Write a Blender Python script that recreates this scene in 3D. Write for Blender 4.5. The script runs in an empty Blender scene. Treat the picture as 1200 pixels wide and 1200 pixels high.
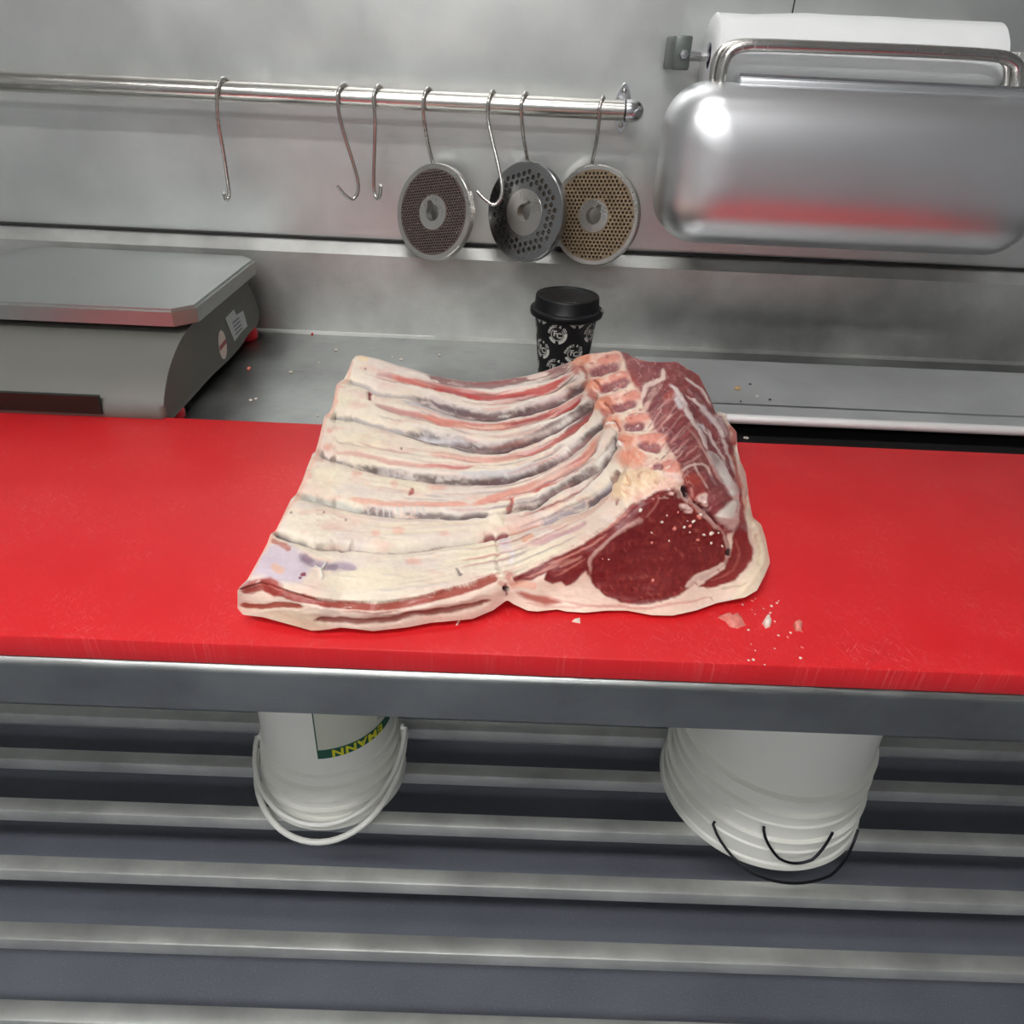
import bpy, bmesh, math, random
import numpy as np
from math import sin, cos, radians, pi, sqrt, atan2
from mathutils import Vector, Matrix
from mathutils.geometry import delaunay_2d_cdt

random.seed(7)
scene = bpy.context.scene
COL = scene.collection

# ------------------------------------------------------------------ camera
F = 870.0                       # focal length in pixels of the 1200 px frame
TH, PSI, RHO = radians(32), radians(0.8), radians(2.8)
CAM = np.array([0.0, 0.0, 1.273])
FW = np.array([sin(PSI) * cos(TH), cos(PSI) * cos(TH), -sin(TH)])
R0 = np.array([cos(PSI), -sin(PSI), 0.0])
U0 = np.cross(R0, FW)
RT = R0 * cos(RHO) + U0 * sin(RHO)
UP = U0 * cos(RHO) - R0 * sin(RHO)
cam_data = bpy.data.cameras.new('camera')
cam_data.sensor_width = 36.0
cam_data.lens = 36.0 * F / 1200.0
cam_data.clip_start = 0.02
cam = bpy.data.objects.new('camera', cam_data)
COL.objects.link(cam)
m = Matrix.Identity(4)
for i in range(3):
    m[i][0], m[i][1], m[i][2], m[i][3] = RT[i], UP[i], -FW[i], CAM[i]
cam.matrix_world = m
scene.camera = cam

# ------------------------------------------------------------------ world, lamps, exposure
world = bpy.data.worlds.new('world')
scene.world = world
world.use_nodes = True
world.node_tree.nodes['Background'].inputs[0].default_value = (0.9, 0.95, 1.0, 1)
world.node_tree.nodes['Background'].inputs[1].default_value = 0.15
# x, y, length, width, strength
LAMPS = [(-0.5, -0.65, 1.5, 0.13, 48.0), (-0.1, 0.5, 0.9, 0.10, 14.0), (-0.4, -2.3, 1.4, 0.12, 52.0)]
scene.view_settings.view_transform = 'Standard'
scene.view_settings.look = 'None'
scene.view_settings.exposure = 0.14
scene.view_settings.gamma = 1.0
scene.view_settings.use_curve_mapping = False
scene.cycles.use_denoising = True
scene.cycles.max_bounces = 8


# ------------------------------------------------------------------ helpers
def ray(px, py):
    px = np.asarray(px, float)[..., None]
    py = np.asarray(py, float)[..., None]
    return FW + RT * (px - 600) / F - UP * (py - 600) / F


def on_z(px, py, z):
    d = ray(px, py)
    return CAM + d * ((np.asarray(z) - CAM[2]) / d[..., 2])[..., None]


def on_y(px, py, y):
    d = ray(px, py)
    return CAM + d * ((np.asarray(y) - CAM[1]) / d[..., 1])[..., None]


def s2l(c):
    c = np.asarray(c, float) / 255.0
    return np.where(c <= 0.04045, c / 12.92, ((c + 0.055) / 1.055) ** 2.4)


def rgb(r, g, b):
    v = s2l((r, g, b))
    return (float(v[0]), float(v[1]), float(v[2]), 1.0)


def tag(o, label=None, cat=None, group=None, kind=None):
    if label: o['label'] = label
    if cat: o['category'] = cat
    if group: o['group'] = group
    if kind: o['kind'] = kind
    return o


def empty(name, loc=(0, 0, 0), rz=0.0):
    o = bpy.data.objects.new(name, None)
    o.empty_display_size = 0.05
    o.location = loc
    o.rotation_euler = (0, 0, rz)
    COL.objects.link(o)
    return o


def mesh_obj(name, verts, faces, mat, parent=None, smooth=False, auto=None):
    me = bpy.data.meshes.new(name)
    me.from_pydata([tuple(map(float, v)) for v in verts], [], faces)
    me.update()
    return link(name, me, mat, parent, smooth, auto)


def link(name, me, mat, parent=None, smooth=False, auto=None):
    if mat is not None and not me.materials:
        me.materials.append(mat)
    if smooth or auto:
        me.shade_smooth()
    if auto:
        me.set_sharp_from_angle(angle=radians(auto))
    o = bpy.data.objects.new(name, me)
    COL.objects.link(o)
    if parent is not None:
        o.parent = parent
        o.matrix_parent_inverse = Matrix.Identity(4)
        o.location = -Vector(parent.location) if parent.get('_world') else (0, 0, 0)
    return o


def bm_obj(name, bm, mat, parent=None, smooth=False, auto=None):
    bmesh.ops.recalc_face_normals(bm, faces=bm.faces)
    me = bpy.data.meshes.new(name)
    bm.to_mesh(me)
    bm.free()
    return link(name, me, mat, parent, smooth, auto)


def box(x0, x1, y0, y1, z0, z1, bevel=0.0, seg=2):
    bm = bmesh.new()
    bmesh.ops.create_cube(bm, size=1.0)
    for v in bm.verts:
        v.co = Vector((x0 + (v.co.x + .5) * (x1 - x0), y0 + (v.co.y + .5) * (y1 - y0), z0 + (v.co.z + .5) * (z1 - z0)))
    if bevel:
        bmesh.ops.bevel(bm, geom=list(bm.edges), offset=bevel, segments=seg, profile=0.5, affect='EDGES')
    return bm


def lathe(profile, n=64, center=(0, 0, 0), closed=False):
    """profile = [(r, z)] from bottom to top; revolved about z"""
    vs, fs = [], []
    k = len(profile)
    for i in range(n):
        a = 2 * pi * i / n
        for r, z in profile:
            vs.append((center[0] + r * cos(a), center[1] + r * sin(a), center[2] + z))
    for i in range(n):
        j = (i + 1) % n
        for q in range(k - 1 + (1 if closed else 0)):
            q2 = (q + 1) % k
            fs.append((i * k + q, j * k + q, j * k + q2, i * k + q2))
    return vs, fs


def catmull(pts, step=8):
    P = [np.asarray(p, float) for p in pts]
    if len(P) < 3:
        return np.array([P[0] + (P[-1] - P[0]) * t for t in np.linspace(0, 1, step + 1)])
    out = []
    for i in range(len(P) - 1):
        p0 = P[i - 1] if i else 2 * P[0] - P[1]
        p1, p2 = P[i], P[i + 1]
        p3 = P[i + 2] if i + 2 < len(P) else 2 * P[-1] - P[-2]
        for t in np.linspace(0, 1, step, endpoint=False):
            out.append(0.5 * (2 * p1 + (p2 - p0) * t + (2 * p0 - 5 * p1 + 4 * p2 - p3) * t * t + (3 * p1 - p0 - 3 * p2 + p3) * t ** 3))
    out.append(P[-1])
    return np.array(out)


def tube(path, r, n=10, cap=True):
    """tube round a 3-D polyline; r scalar or list"""
    P = [Vector(p) for p in path]
    k = len(P)
    rs = [r] * k if not hasattr(r, '__len__') else r
    vs, fs = [], []
    T = [(P[min(i + 1, k - 1)] - P[max(i - 1, 0)]).normalized() for i in range(k)]
    a = Vector((0, 0, 1)) if abs(T[0].z) < .9 else Vector((1, 0, 0))
    N = (a - T[0] * a.dot(T[0])).normalized()
    for i in range(k):
        N = (N - T[i] * N.dot(T[i])).normalized()
        B = T[i].cross(N)
        for j in range(n):
            t = 2 * pi * j / n
            vs.append(P[i] + (N * cos(t) + B * sin(t)) * rs[i])
    for i in range(k - 1):
        for j in range(n):
            j2 = (j + 1) % n
            fs.append((i * n + j, i * n + j2, (i + 1) * n + j2, (i + 1) * n + j))
    if cap:
        fs.append(tuple(range(n))[::-1])
        fs.append(tuple((k - 1) * n + j for j in range(n)))
    return vs, fs


def extrude_x(profile, x0, x1):
    """closed (y, z) polygon extruded along x"""
    k = len(profile)
    vs = [(x0, y, z) for y, z in profile] + [(x1, y, z) for y, z in profile]
    fs = [(i, (i + 1) % k, k + (i + 1) % k, k + i) for i in range(k)]
    fs.append(tuple(range(k))[::-1])
    fs.append(tuple(range(k, 2 * k)))
    bm = bmesh.new()
    V = [bm.verts.new(v) for v in vs]
    for f in fs:
        bm.faces.new([V[i] for i in f])
    return bm


def copy_tree(o, parent=None):
    c = o.copy()
    COL.objects.link(c)
    c.parent = parent
    for ch in list(o.children):
        copy_tree(ch, c)
    return c


# --- value noise
_rng = np.random.default_rng(11)
_LAT = _rng.random((256, 256))


def vnoise(x, y):
    xi, yi = np.floor(x).astype(int), np.floor(y).astype(int)
    fx, fy = x - xi, y - yi
    fx = fx * fx * (3 - 2 * fx)
    fy = fy * fy * (3 - 2 * fy)
    a, b = _LAT[xi & 255, yi & 255], _LAT[(xi + 1) & 255, yi & 255]
    c, d = _LAT[xi & 255, (yi + 1) & 255], _LAT[(xi + 1) & 255, (yi + 1) & 255]
    return (a * (1 - fx) + b * fx) * (1 - fy) + (c * (1 - fx) + d * fx) * fy


def fbm(x, y, o=4):
    s, a, t = 0, 1.0, 0
    for i in range(o):
        s = s + a * vnoise(x * 2 ** i + 17.3 * i, y * 2 ** i + 9.1 * i)
        t += a
        a *= .5
    return s / t


# ------------------------------------------------------------------ materials
def new_mat(name):
    mt = bpy.data.materials.new(name)
    mt.use_nodes = True
    nt = mt.node_tree
    return mt, nt, nt.nodes['Principled BSDF']


def plain(name, col, rough=.5, metal=0.0, spec=.5, noise=0.0, nscale=40, bump=0.0, bscale=200, coat=0.0, sss=0.0):
    mt, nt, p = new_mat(name)
    p.inputs['Base Color'].default_value = col
    p.inputs['Roughness'].default_value = rough
    p.inputs['Metallic'].default_value = metal
    p.inputs['Specular IOR Level'].default_value = spec
    p.inputs['Coat Weight'].default_value = coat
    if sss and False:
        p.inputs['Subsurface Weight'].default_value = sss
        p.inputs['Subsurface Radius'].default_value = (.012, .006, .004)
        p.inputs['Subsurface Scale'].default_value = .3
    tc = nt.nodes.new('ShaderNodeTexCoord')
    if noise:
        n = nt.nodes.new('ShaderNodeTexNoise')
        n.inputs['Scale'].default_value = nscale
        n.inputs['Detail'].default_value = 6
        nt.links.new(tc.outputs['Object'], n.inputs['Vector'])
        r = nt.nodes.new('ShaderNodeMapRange')
        r.inputs[3].default_value = 1 - noise
        r.inputs[4].default_value = 1 + noise
        nt.links.new(n.outputs['Fac'], r.inputs[0])
        mx = nt.nodes.new('ShaderNodeMix')
        mx.data_type = 'RGBA'
        mx.blend_type = 'MULTIPLY'
        mx.inputs['Factor'].default_value = 1
        mx.inputs['A'].default_value = col
        nt.links.new(r.outputs[0], mx.inputs['B'])
        nt.links.new(mx.outputs['Result'], p.inputs['Base Color'])
    if bump:
        n = nt.nodes.new('ShaderNodeTexNoise')
        n.inputs['Scale'].default_value = bscale
        n.inputs['Detail'].default_value = 4
        nt.links.new(tc.outputs['Object'], n.inputs['Vector'])
        b = nt.nodes.new('ShaderNodeBump')
        b.inputs['Strength'].default_value = bump
        b.inputs['Distance'].default_value = .002
        nt.links.new(n.outputs['Fac'], b.inputs['Height'])
        nt.links.new(b.outputs['Normal'], p.inputs['Normal'])
    return mt


def steel(name, col=(.56, .56, .54, 1), r0=.28, r1=.45, stretch=(2, 60, 60), bump=.05, wear=.12, wave=0.0, metal=1.0):
    """brushed stainless: stretched grain in roughness and bump, blotchy wear in colour"""
    mt, nt, p = new_mat(name)
    L = nt.links.new
    p.inputs['Metallic'].default_value = metal
    tc = nt.nodes.new('ShaderNodeTexCoord')
    mp = nt.nodes.new('ShaderNodeMapping')
    mp.inputs['Scale'].default_value = stretch
    L(tc.outputs['Object'], mp.inputs['Vector'])
    g = nt.nodes.new('ShaderNodeTexNoise')
    g.inputs['Scale'].default_value = 12
    g.inputs['Detail'].default_value = 5
    L(mp.outputs[0], g.inputs['Vector'])
    w = nt.nodes.new('ShaderNodeTexNoise')
    w.inputs['Scale'].default_value = 9
    w.inputs['Detail'].default_value = 6
    w.inputs['Roughness'].default_value = .62
    L(tc.outputs['Object'], w.inputs['Vector'])
    ad = nt.nodes.new('ShaderNodeMath')
    ad.operation = 'ADD'
    L(g.outputs['Fac'], ad.inputs[0])
    L(w.outputs['Fac'], ad.inputs[1])
    rr = nt.nodes.new('ShaderNodeMapRange')
    rr.inputs[1].default_value, rr.inputs[2].default_value = .7, 1.3
    rr.inputs[3].default_value, rr.inputs[4].default_value = r0, r1
    L(ad.outputs[0], rr.inputs[0])
    L(rr.outputs[0], p.inputs['Roughness'])
    cr = nt.nodes.new('ShaderNodeMapRange')
    cr.inputs[1].default_value, cr.inputs[2].default_value = .3, .7
    cr.inputs[3].default_value, cr.inputs[4].default_value = 1 - wear, 1 + wear * .5
    L(w.outputs['Fac'], cr.inputs[0])
    mx = nt.nodes.new('ShaderNodeMix')
    mx.data_type = 'RGBA'
    mx.blend_type = 'MULTIPLY'
    mx.inputs['Factor'].default_value = 1
    mx.inputs['A'].default_value = col
    L(cr.outputs[0], mx.inputs['B'])
    L(mx.outputs['Result'], p.inputs['Base Color'])
    b = nt.nodes.new('ShaderNodeBump')
    b.inputs['Strength'].default_value = bump
    b.inputs['Distance'].default_value = .001
    L(g.outputs['Fac'], b.inputs['Height'])
    if wave:
        wv = nt.nodes.new('ShaderNodeTexNoise')
        wv.inputs['Scale'].default_value = 3.0
        wv.inputs['Detail'].default_value = 1
        L(tc.outputs['Object'], wv.inputs['Vector'])
        b2 = nt.nodes.new('ShaderNodeBump')
        b2.inputs['Strength'].default_value = 1
        b2.inputs['Distance'].default_value = wave
        L(wv.outputs['Fac'], b2.inputs['Height'])
        L(b2.outputs['Normal'], b.inputs['Normal'])
    L(b.outputs['Normal'], p.inputs['Normal'])
    return mt


def red_plastic():
    mt, nt, p = new_mat('red_polyethylene')
    L = nt.links.new
    tc = nt.nodes.new('ShaderNodeTexCoord')
    n = nt.nodes.new('ShaderNodeTexNoise')
    n.inputs['Scale'].default_value = 14
    n.inputs['Detail'].default_value = 7
    n.inputs['Roughness'].default_value = .65
    L(tc.outputs['Object'], n.inputs['Vector'])
    # fine knife scuffs: stretched noise in two directions, thresholded to thin pale streaks
    facs = []
    for ang, sc in ((35, 1), (-50, 1.4), (80, 1.1)):
        mp = nt.nodes.new('ShaderNodeMapping')
        mp.inputs['Scale'].default_value = (30 * sc, 190 * sc, 1)
        rt_ = nt.nodes.new('ShaderNodeMapping')
        rt_.inputs['Rotation'].default_value = (0, 0, radians(ang))
        L(tc.outputs['Object'], rt_.inputs['Vector'])
        L(rt_.outputs[0], mp.inputs['Vector'])
        s = nt.nodes.new('ShaderNodeTexNoise')
        s.inputs['Scale'].default_value = 3
        s.inputs['Detail'].default_value = 2
        L(mp.outputs[0], s.inputs['Vector'])
        r = nt.nodes.new('ShaderNodeMapRange')
        r.inputs[1].default_value, r.inputs[2].default_value = .60, .74
        r.inputs[3].default_value, r.inputs[4].default_value = 0, .2
        L(s.outputs['Fac'], r.inputs[0])
        facs.append(r.outputs[0])
    mxx = nt.nodes.new('ShaderNodeMath'); mxx.operation = 'MAXIMUM'
    L(facs[0], mxx.inputs[0]); L(facs[1], mxx.inputs[1])
    mx2 = nt.nodes.new('ShaderNodeMath'); mx2.operation = 'MAXIMUM'
    L(mxx.outputs[0], mx2.inputs[0]); L(facs[2], mx2.inputs[1])
    gate = nt.nodes.new('ShaderNodeMapRange')
    gate.inputs[1].default_value, gate.inputs[2].default_value = .42, .6
    L(n.outputs['Fac'], gate.inputs[0])
    mu = nt.nodes.new('ShaderNodeMath'); mu.operation = 'MULTIPLY'
    L(mx2.outputs[0], mu.inputs[0]); L(gate.outputs[0], mu.inputs[1])
    base = nt.nodes.new('ShaderNodeMix'); base.data_type = 'RGBA'
    base.inputs['A'].default_value = rgb(206, 20, 28)
    base.inputs['B'].default_value = rgb(220, 40, 46)
    L(n.outputs['Fac'], base.inputs['Factor'])
    fin = nt.nodes.new('ShaderNodeMix'); fin.data_type = 'RGBA'
    L(mu.outputs[0], fin.inputs['Factor'])
    L(base.outputs['Result'], fin.inputs['A'])
    fin.inputs['B'].default_value = rgb(240, 150, 145)
    L(fin.outputs['Result'], p.inputs['Base Color'])
    p.inputs['Roughness'].default_value = .42
    b = nt.nodes.new('ShaderNodeBump')
    b.inputs['Strength'].default_value = .12
    b.inputs['Distance'].default_value = .001
    L(mx2.outputs[0], b.inputs['Height'])
    L(b.outputs['Normal'], p.inputs['Normal'])
    return mt


def floor_mat():
    mt, nt, p = new_mat('slate_safety_floor')
    L = nt.links.new
    tc = nt.nodes.new('ShaderNodeTexCoord')
    n = nt.nodes.new('ShaderNodeTexNoise'); n.inputs['Scale'].default_value = 6; n.inputs['Detail'].default_value = 6
    L(tc.outputs['Object'], n.inputs['Vector'])
    s = nt.nodes.new('ShaderNodeTexNoise'); s.inputs['Scale'].default_value = 330; s.inputs['Detail'].default_value = 2
    L(tc.outputs['Object'], s.inputs['Vector'])
    a = nt.nodes.new('ShaderNodeMix'); a.data_type = 'RGBA'
    a.inputs['A'].default_value = rgb(98, 101, 112); a.inputs['B'].default_value = rgb(126, 129, 140)
    L(n.outputs['Fac'], a.inputs['Factor'])
    r = nt.nodes.new('ShaderNodeMapRange'); r.inputs[1].default_value, r.inputs[2].default_value = .58, .74
    r.inputs[4].default_value = .35
    L(s.outputs['Fac'], r.inputs[0])
    f = nt.nodes.new('ShaderNodeMix'); f.data_type = 'RGBA'
    f.inputs['B'].default_value = rgb(165, 170, 185)
    L(r.outputs[0], f.inputs['Factor']); L(a.outputs['Result'], f.inputs['A'])
    L(f.outputs['Result'], p.inputs['Base Color'])
    p.inputs['Roughness'].default_value = .55
    b = nt.nodes.new('ShaderNodeBump'); b.inputs['Strength'].default_value = .25; b.inputs['Distance'].default_value = .002
    L(s.outputs['Fac'], b.inputs['Height']); L(b.outputs['Normal'], p.inputs['Normal'])
    return mt


def meat_mat():
    mt, nt, p = new_mat('raw_beef')
    L = nt.links.new
    at = nt.nodes.new('ShaderNodeVertexColor')
    at.layer_name = 'flesh'
    L(at.outputs['Color'], p.inputs['Base Color'])
    tc = nt.nodes.new('ShaderNodeTexCoord')
    n = nt.nodes.new('ShaderNodeTexNoise'); n.inputs['Scale'].default_value = 160; n.inputs['Detail'].default_value = 5
    L(tc.outputs['Object'], n.inputs['Vector'])
    r = nt.nodes.new('ShaderNodeMapRange'); r.inputs[1].default_value, r.inputs[2].default_value = .3, .7
    r.inputs[3].default_value, r.inputs[4].default_value = .27, .5
    L(n.outputs['Fac'], r.inputs[0]); L(r.outputs[0], p.inputs['Roughness'])
    b = nt.nodes.new('ShaderNodeBump'); b.inputs['Strength'].default_value = .07; b.inputs['Distance'].default_value = .0012
    L(n.outputs['Fac'], b.inputs['Height']); L(b.outputs['Normal'], p.inputs['Normal'])
    p.inputs['Specular IOR Level'].default_value = .4
    return mt


M = dict(
    wall=steel('wall_stainless', (.70, .715, .70, 1), .30, .44, (60, 2, 2), .04, .10, .004, metal=.85),
    bench=steel('bench_stainless', (.36, .372, .364, 1), .26, .5, (2, 60, 60), .08, .3),
    upstand=steel('upstand_stainless', (.56, .565, .545, 1), .28, .5, (3, 60, 40), .06, .3, metal=.8),
    slat=steel('tube_stainless', (.70, .71, .68, 1), .4, .62, (2, 60, 60), .06, .25, metal=.7),
    tray=steel('tray_stainless', (.55, .57, .57, 1), .35, .5, (2, 60, 60), .05, .15, metal=.55),
    rod=steel('rod_stainless', (.66, .64, .60, 1), .18, .3, (2, 80, 80), .02, .05),
    hook=steel('hook_stainless', (.62, .60, .57, 1), .2, .3, (40, 40, 4), .02, .08),
    bracket=plain('bracket_grey', rgb(104, 110, 106), .4, .5, noise=.1),
    edge=plain('polished_edge', (.86, .86, .85, 1), .5, .5),
    chrome=plain('chrome', (.72, .72, .74, 1), .16, 1.0),
    alu=plain('pressed_aluminium', (.84, .85, .87, 1), .36, 1.0, noise=.06, nscale=14),
    plate=steel('plate_steel', (.62, .60, .57, 1), .24, .4, (40, 40, 40), .03, .15),
    plate_dark=steel('plate_steel_dark', (.36, .36, .36, 1), .18, .3, (40, 40, 40), .03, .15),
    plate_brown=plain('plate_tarnished', rgb(138, 120, 98), .5, .55, noise=.35, nscale=60),
    plate_fine=plain('plate_fine_dull', rgb(112, 98, 94), .45, .6, noise=.2, nscale=60),
    plaster=plain('painted_wall', rgb(178, 180, 180), .6, noise=.04, nscale=5),
    ceiling=plain('ceiling_panel', rgb(225, 225, 222), .8),
    floor=floor_mat(),
    red=red_plastic(),
    meat=meat_mat(),
    bucket=plain('white_polypropylene', rgb(240, 240, 232), .38, noise=.05, nscale=12, sss=.05),
    white_handle=plain('white_handle', rgb(232, 232, 226), .35),
    wire=plain('dark_wire', rgb(40, 40, 46), .35, .8),
    paper=plain('white_film_roll', rgb(240, 242, 242), .3, noise=.03, nscale=20, bump=.8, bscale=28),
    blue=plain('navy_core', rgb(20, 24, 60), .5),
    grey_plastic=plain('scale_grey_plastic', rgb(104, 104, 98), .45, noise=.05, nscale=30, bump=.1, bscale=600),
    platter=steel('scale_platter', (.50, .52, .51, 1), .3, .42, (40, 3, 40), .04, .05),
    red_rubber=plain('red_foot', rgb(200, 20, 34), .4),
    sticker=plain('white_sticker', rgb(206, 210, 210), .4, noise=.06, nscale=90),
    ink=plain('grey_ink', rgb(120, 125, 132), .5),
    pink_ink=plain('dull_red_ink', rgb(170, 90, 90), .5),
    cream_sticker=plain('cream_sticker', rgb(232, 214, 204), .45),
    cup=plain('cup_black_card', rgb(22, 22, 25), .42, bump=.05),
    lid=plain('lid_black_plastic', rgb(13, 14, 17), .42, spec=.3),
    print_grey=plain('cup_silver_print', rgb(198, 196, 190), .45, noise=.2, nscale=300),
    label_bg=plain('label_paper', rgb(206, 208, 192), .5, noise=.05, nscale=20),
    label_green=plain('label_green', rgb(18, 84, 66), .5),
    label_yellow=plain('label_yellow', rgb(222, 218, 40), .5),
    dark_under=plain('underside_galvanised', rgb(60, 58, 56), .7),  # dark colour of the added closures under the tray
    rubber=plain('dark_sealant', rgb(34, 32, 32), .6),  # sealant, also the painted shade in the tray slot
    crumb_fat=plain('crumb_fat', rgb(235, 222, 208), .5, sss=.1),
    crumb_meat=plain('crumb_flesh', rgb(222, 130, 118), .45, noise=.3, nscale=300, sss=.1),
    crumb_tan=plain('crumb_tan', rgb(186, 150, 110), .6, noise=.2, nscale=300),
    crumb_dark=plain('crumb_dark', rgb(72, 62, 66), .6),
    screen=plain('scale_display', rgb(22, 30, 26), .2),
)


def lamp_mat(strength):
    lm, nt, pb = new_mat('lamp_diffuser')
    pb.inputs['Base Color'].default_value = (1, 1, 1, 1)
    pb.inputs['Emission Color'].default_value = (1.0, .99, .98, 1)
    pb.inputs['Emission Strength'].default_value = strength
    return lm


# ------------------------------------------------------------------ the room
YW = 1.0944          # face of the steel wall panel
XL, XR, YF, ZC = -2.4, 2.6, -3.2, 2.7


def struct(name, bm, mat):
    return tag(bm_obj(name, bm, mat), kind='structure')


struct('floor', box(XL, XR, YF, YW + .12, -.06, 0), M['floor'])
struct('ceiling', box(XL, XR, YF, YW + .12, ZC, ZC + .06), M['ceiling'])
wb = struct('wall_back', box(XL, XR, YW, YW + .12, 0, ZC), M['wall'])
struct('wall_left', box(XL - .1, XL, YF, YW + .12, 0, ZC), M['plaster'])
struct('wall_right', box(XR, XR + .1, YF, YW + .12, 0, ZC), M['plaster'])
struct('wall_front', box(XL, XR, YF - .1, YF, 0, ZC), M['plaster'])
sx = on_y(931, 2, YW)[0]
struct('trim_1', box(sx - .0008, sx + .0008, YW - .0006, YW + .004, 1.2, ZC), M['rubber'])

for i, (lx, ly, lw, ld, lst) in enumerate(LAMPS):
    t = empty('ceiling_light', (lx, ly, ZC))
    bm_obj('housing', box(-lw / 2 - .03, lw / 2 + .03, -ld / 2 - .03, ld / 2 + .03, -.07, 0, .006), M['ceiling'], t)
    bm_obj('diffuser', box(-lw / 2, lw / 2, -ld / 2, ld / 2, -.085, -.0705), lamp_mat(lst), t)
    tag(t, ['long ceiling light in front of the workbench', 'ceiling light straight above the workbench', 'ceiling light far behind the camera'][i], 'light')

# ------------------------------------------------------------------ workbench
ZT = 0.9
YB0, YB1 = 0.378, 1.0765
BX0, BX1 = -1.5, 1.7
bench = tag(empty('workbench', (0, 0, 0)), 'stainless steel workbench with a slatted shelf below', 'workbench')
r = .007
prof = [(YB0 + r - r * cos(a), ZT - r + r * sin(a)) for a in np.linspace(0, pi / 2, 7)]
prof = [(YB0, .857)] + prof + [(YB1, ZT), (YB1, ZT - .012), (YB0 + .02, ZT - .012), (YB0 + .02, .857)]
bm_obj('worktop', extrude_x(prof, BX0, BX1), M['bench'], bench, auto=35)
# upstand with a sloped ledge at its top
f = .004
prof = [(YB1, ZT + f), (YB1, 1.0165), (YW - .0002, 1.0345), (YW - .0002, ZT - .012), (YB1, ZT - .012)]
prof = [(YB1 - .006, ZT + .0004), (YB1 - .002, ZT + .002)] + prof + [(YB1 - .006, ZT - .012)]
bm_obj('upstand', extrude_x(prof, BX0, BX1), M['upstand'], bench, auto=25)
bm_obj('sealant_line', box(BX0, BX1, YW - .006, YW - .0003, 1.0332, 1.0362), M['rubber'], bench)
for lx in (-1.35, 1.55):
    for ly in (.46, 1.03):
        bm_obj('leg', box(lx - .02, lx + .02, ly - .02, ly + .02, 0, .887, .003), M['slat'], bench)
SLZ = .27
for k in range(8):
    y0 = .42 + .0931 * k - (.0931 if k == 7 else 0) * 0
    if y0 + .024 > 1.09: break
    bm_obj('shelf_slat', box(-1.35, 1.55, y0, y0 + .024, SLZ - .025, SLZ, .0025), M['slat'], bench, auto=40)
for lx in (-1.35, 1.55):
    bm_obj('shelf_rail', box(lx - .016, lx + .016, .42, 1.05, SLZ - .055, SLZ - .0255, .002), M['slat'], bench)

# ------------------------------------------------------------------ red cutting board
BZ = ZT + .02
bb = box(-.62, .72, .3795, .729, ZT + .0006, BZ, .0022, 2)
tag(bm_obj('cutting_board', bb, M['red'], auto=40), 'long red plastic cutting board under the beef ribs', 'cutting board')

# ------------------------------------------------------------------ low stainless platform behind the board, right
tp = tag(empty('steel_tray', (0, 0, 0)), 'low stainless steel tray behind the red board, right of the cup', 'tray')
tx0, tx1, ty0, ty1, tz = .165, .86, .762, .945, .934
bm_obj('tray_top', box(tx0, tx1, ty0 + .006, ty1, tz - .003, tz, .001), M['tray'], tp)
v, fc = tube([(tx0, ty0 + .003, tz - .0035), (tx1, ty0 + .003, tz - .0035)], .0055, 16)
mesh_obj('rolled_edge', v, fc, M['edge'], tp, auto=40)
bm_obj('raised_fold', box(tx0, tx1, ty0 + .032, ty0 + .036, tz, tz + .0012, .0005), M['chrome'], tp)
bm_obj('side_skirt', box(tx0, tx0 + .003, ty0 + .01, ty1, ZT + .0005, tz - .003), M['dark_under'], tp)  # sides closed, unseen, added to keep light out from under the tray
bm_obj('side_skirt', box(tx1 - .003, tx1, ty0 + .01, ty1, ZT + .0005, tz - .003), M['dark_under'], tp)
bm_obj('back_skirt', box(tx0 + .003, tx1 - .003, ty1 - .003, ty1, ZT + .0005, tz - .003), M['dark_under'], tp)  # back closed likewise, added to keep the slot dark
bm_obj('base_sheet', box(tx0 + .003, tx1 - .003, ty0 - .03, ty1 - .003, ZT + .0005, ZT + .0025), M['rubber'], tp)  # black sheet standing in for shade under the tray and behind the board

# ------------------------------------------------------------------ the beef rib joint
TOPL = [(278.5, 692), (281, 688), (290, 679), (301, 659), (313, 637), (317, 626), (323, 622), (335, 597), (341, 585), (347, 579.5), (354, 564), (360, 547), (366, 532), (370, 529), (374, 513), (379, 492), (381, 487), (387, 482), (390, 472), (394, 451), (399, 446.5), (403, 444.5), (408, 434), (413, 421), (417, 417), (424, 416.5), (445, 421), (467, 428.5), (485, 433), (507, 440), (520, 442.5), (547, 447), (569, 448), (593, 444.5), (618, 440.5), (640, 434.5), (660, 427), (671, 423), (677, 418.5), (689, 415), (713, 412.5), (720, 410.5), (727, 412), (736, 414.5), (741, 418.5), (760, 424), (784, 424.5), (793, 424), (813, 436), (820, 441), (825, 452), (833, 469), (839, 484), (843, 482.5), (851, 484.5), (853, 494), (857, 499), (862, 505), (865, 535), (871, 547), (874, 556), (876, 575), (882, 606), (892, 614.5), (897, 630), (900, 645), (902, 657)]
BOTL = [(278.5, 713), (285, 720.5), (307, 723), (340, 732), (365, 739), (380, 738), (398, 735), (420, 737.5), (437, 739.5), (478, 735), (503, 730), (553, 725.5), (578, 715), (590, 706), (593, 704), (596, 704), (602, 708), (618, 715.5), (630, 716.5), (653, 714), (663, 716.5), (685, 718), (710, 715.5), (735, 715.5), (765, 721), (788, 721.5), (817, 715), (840, 706.5), (873, 700), (887, 692), (896, 675), (902, 660)]
NC, NR = 520, 300
gx = np.linspace(278.5, 902, NC)
yt = np.interp(gx, *zip(*TOPL))
yb = np.interp(gx, *zip(*BOTL))
tt = np.linspace(0, 1, NR)
PX = np.repeat(gx[:, None], NR, 1)
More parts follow.
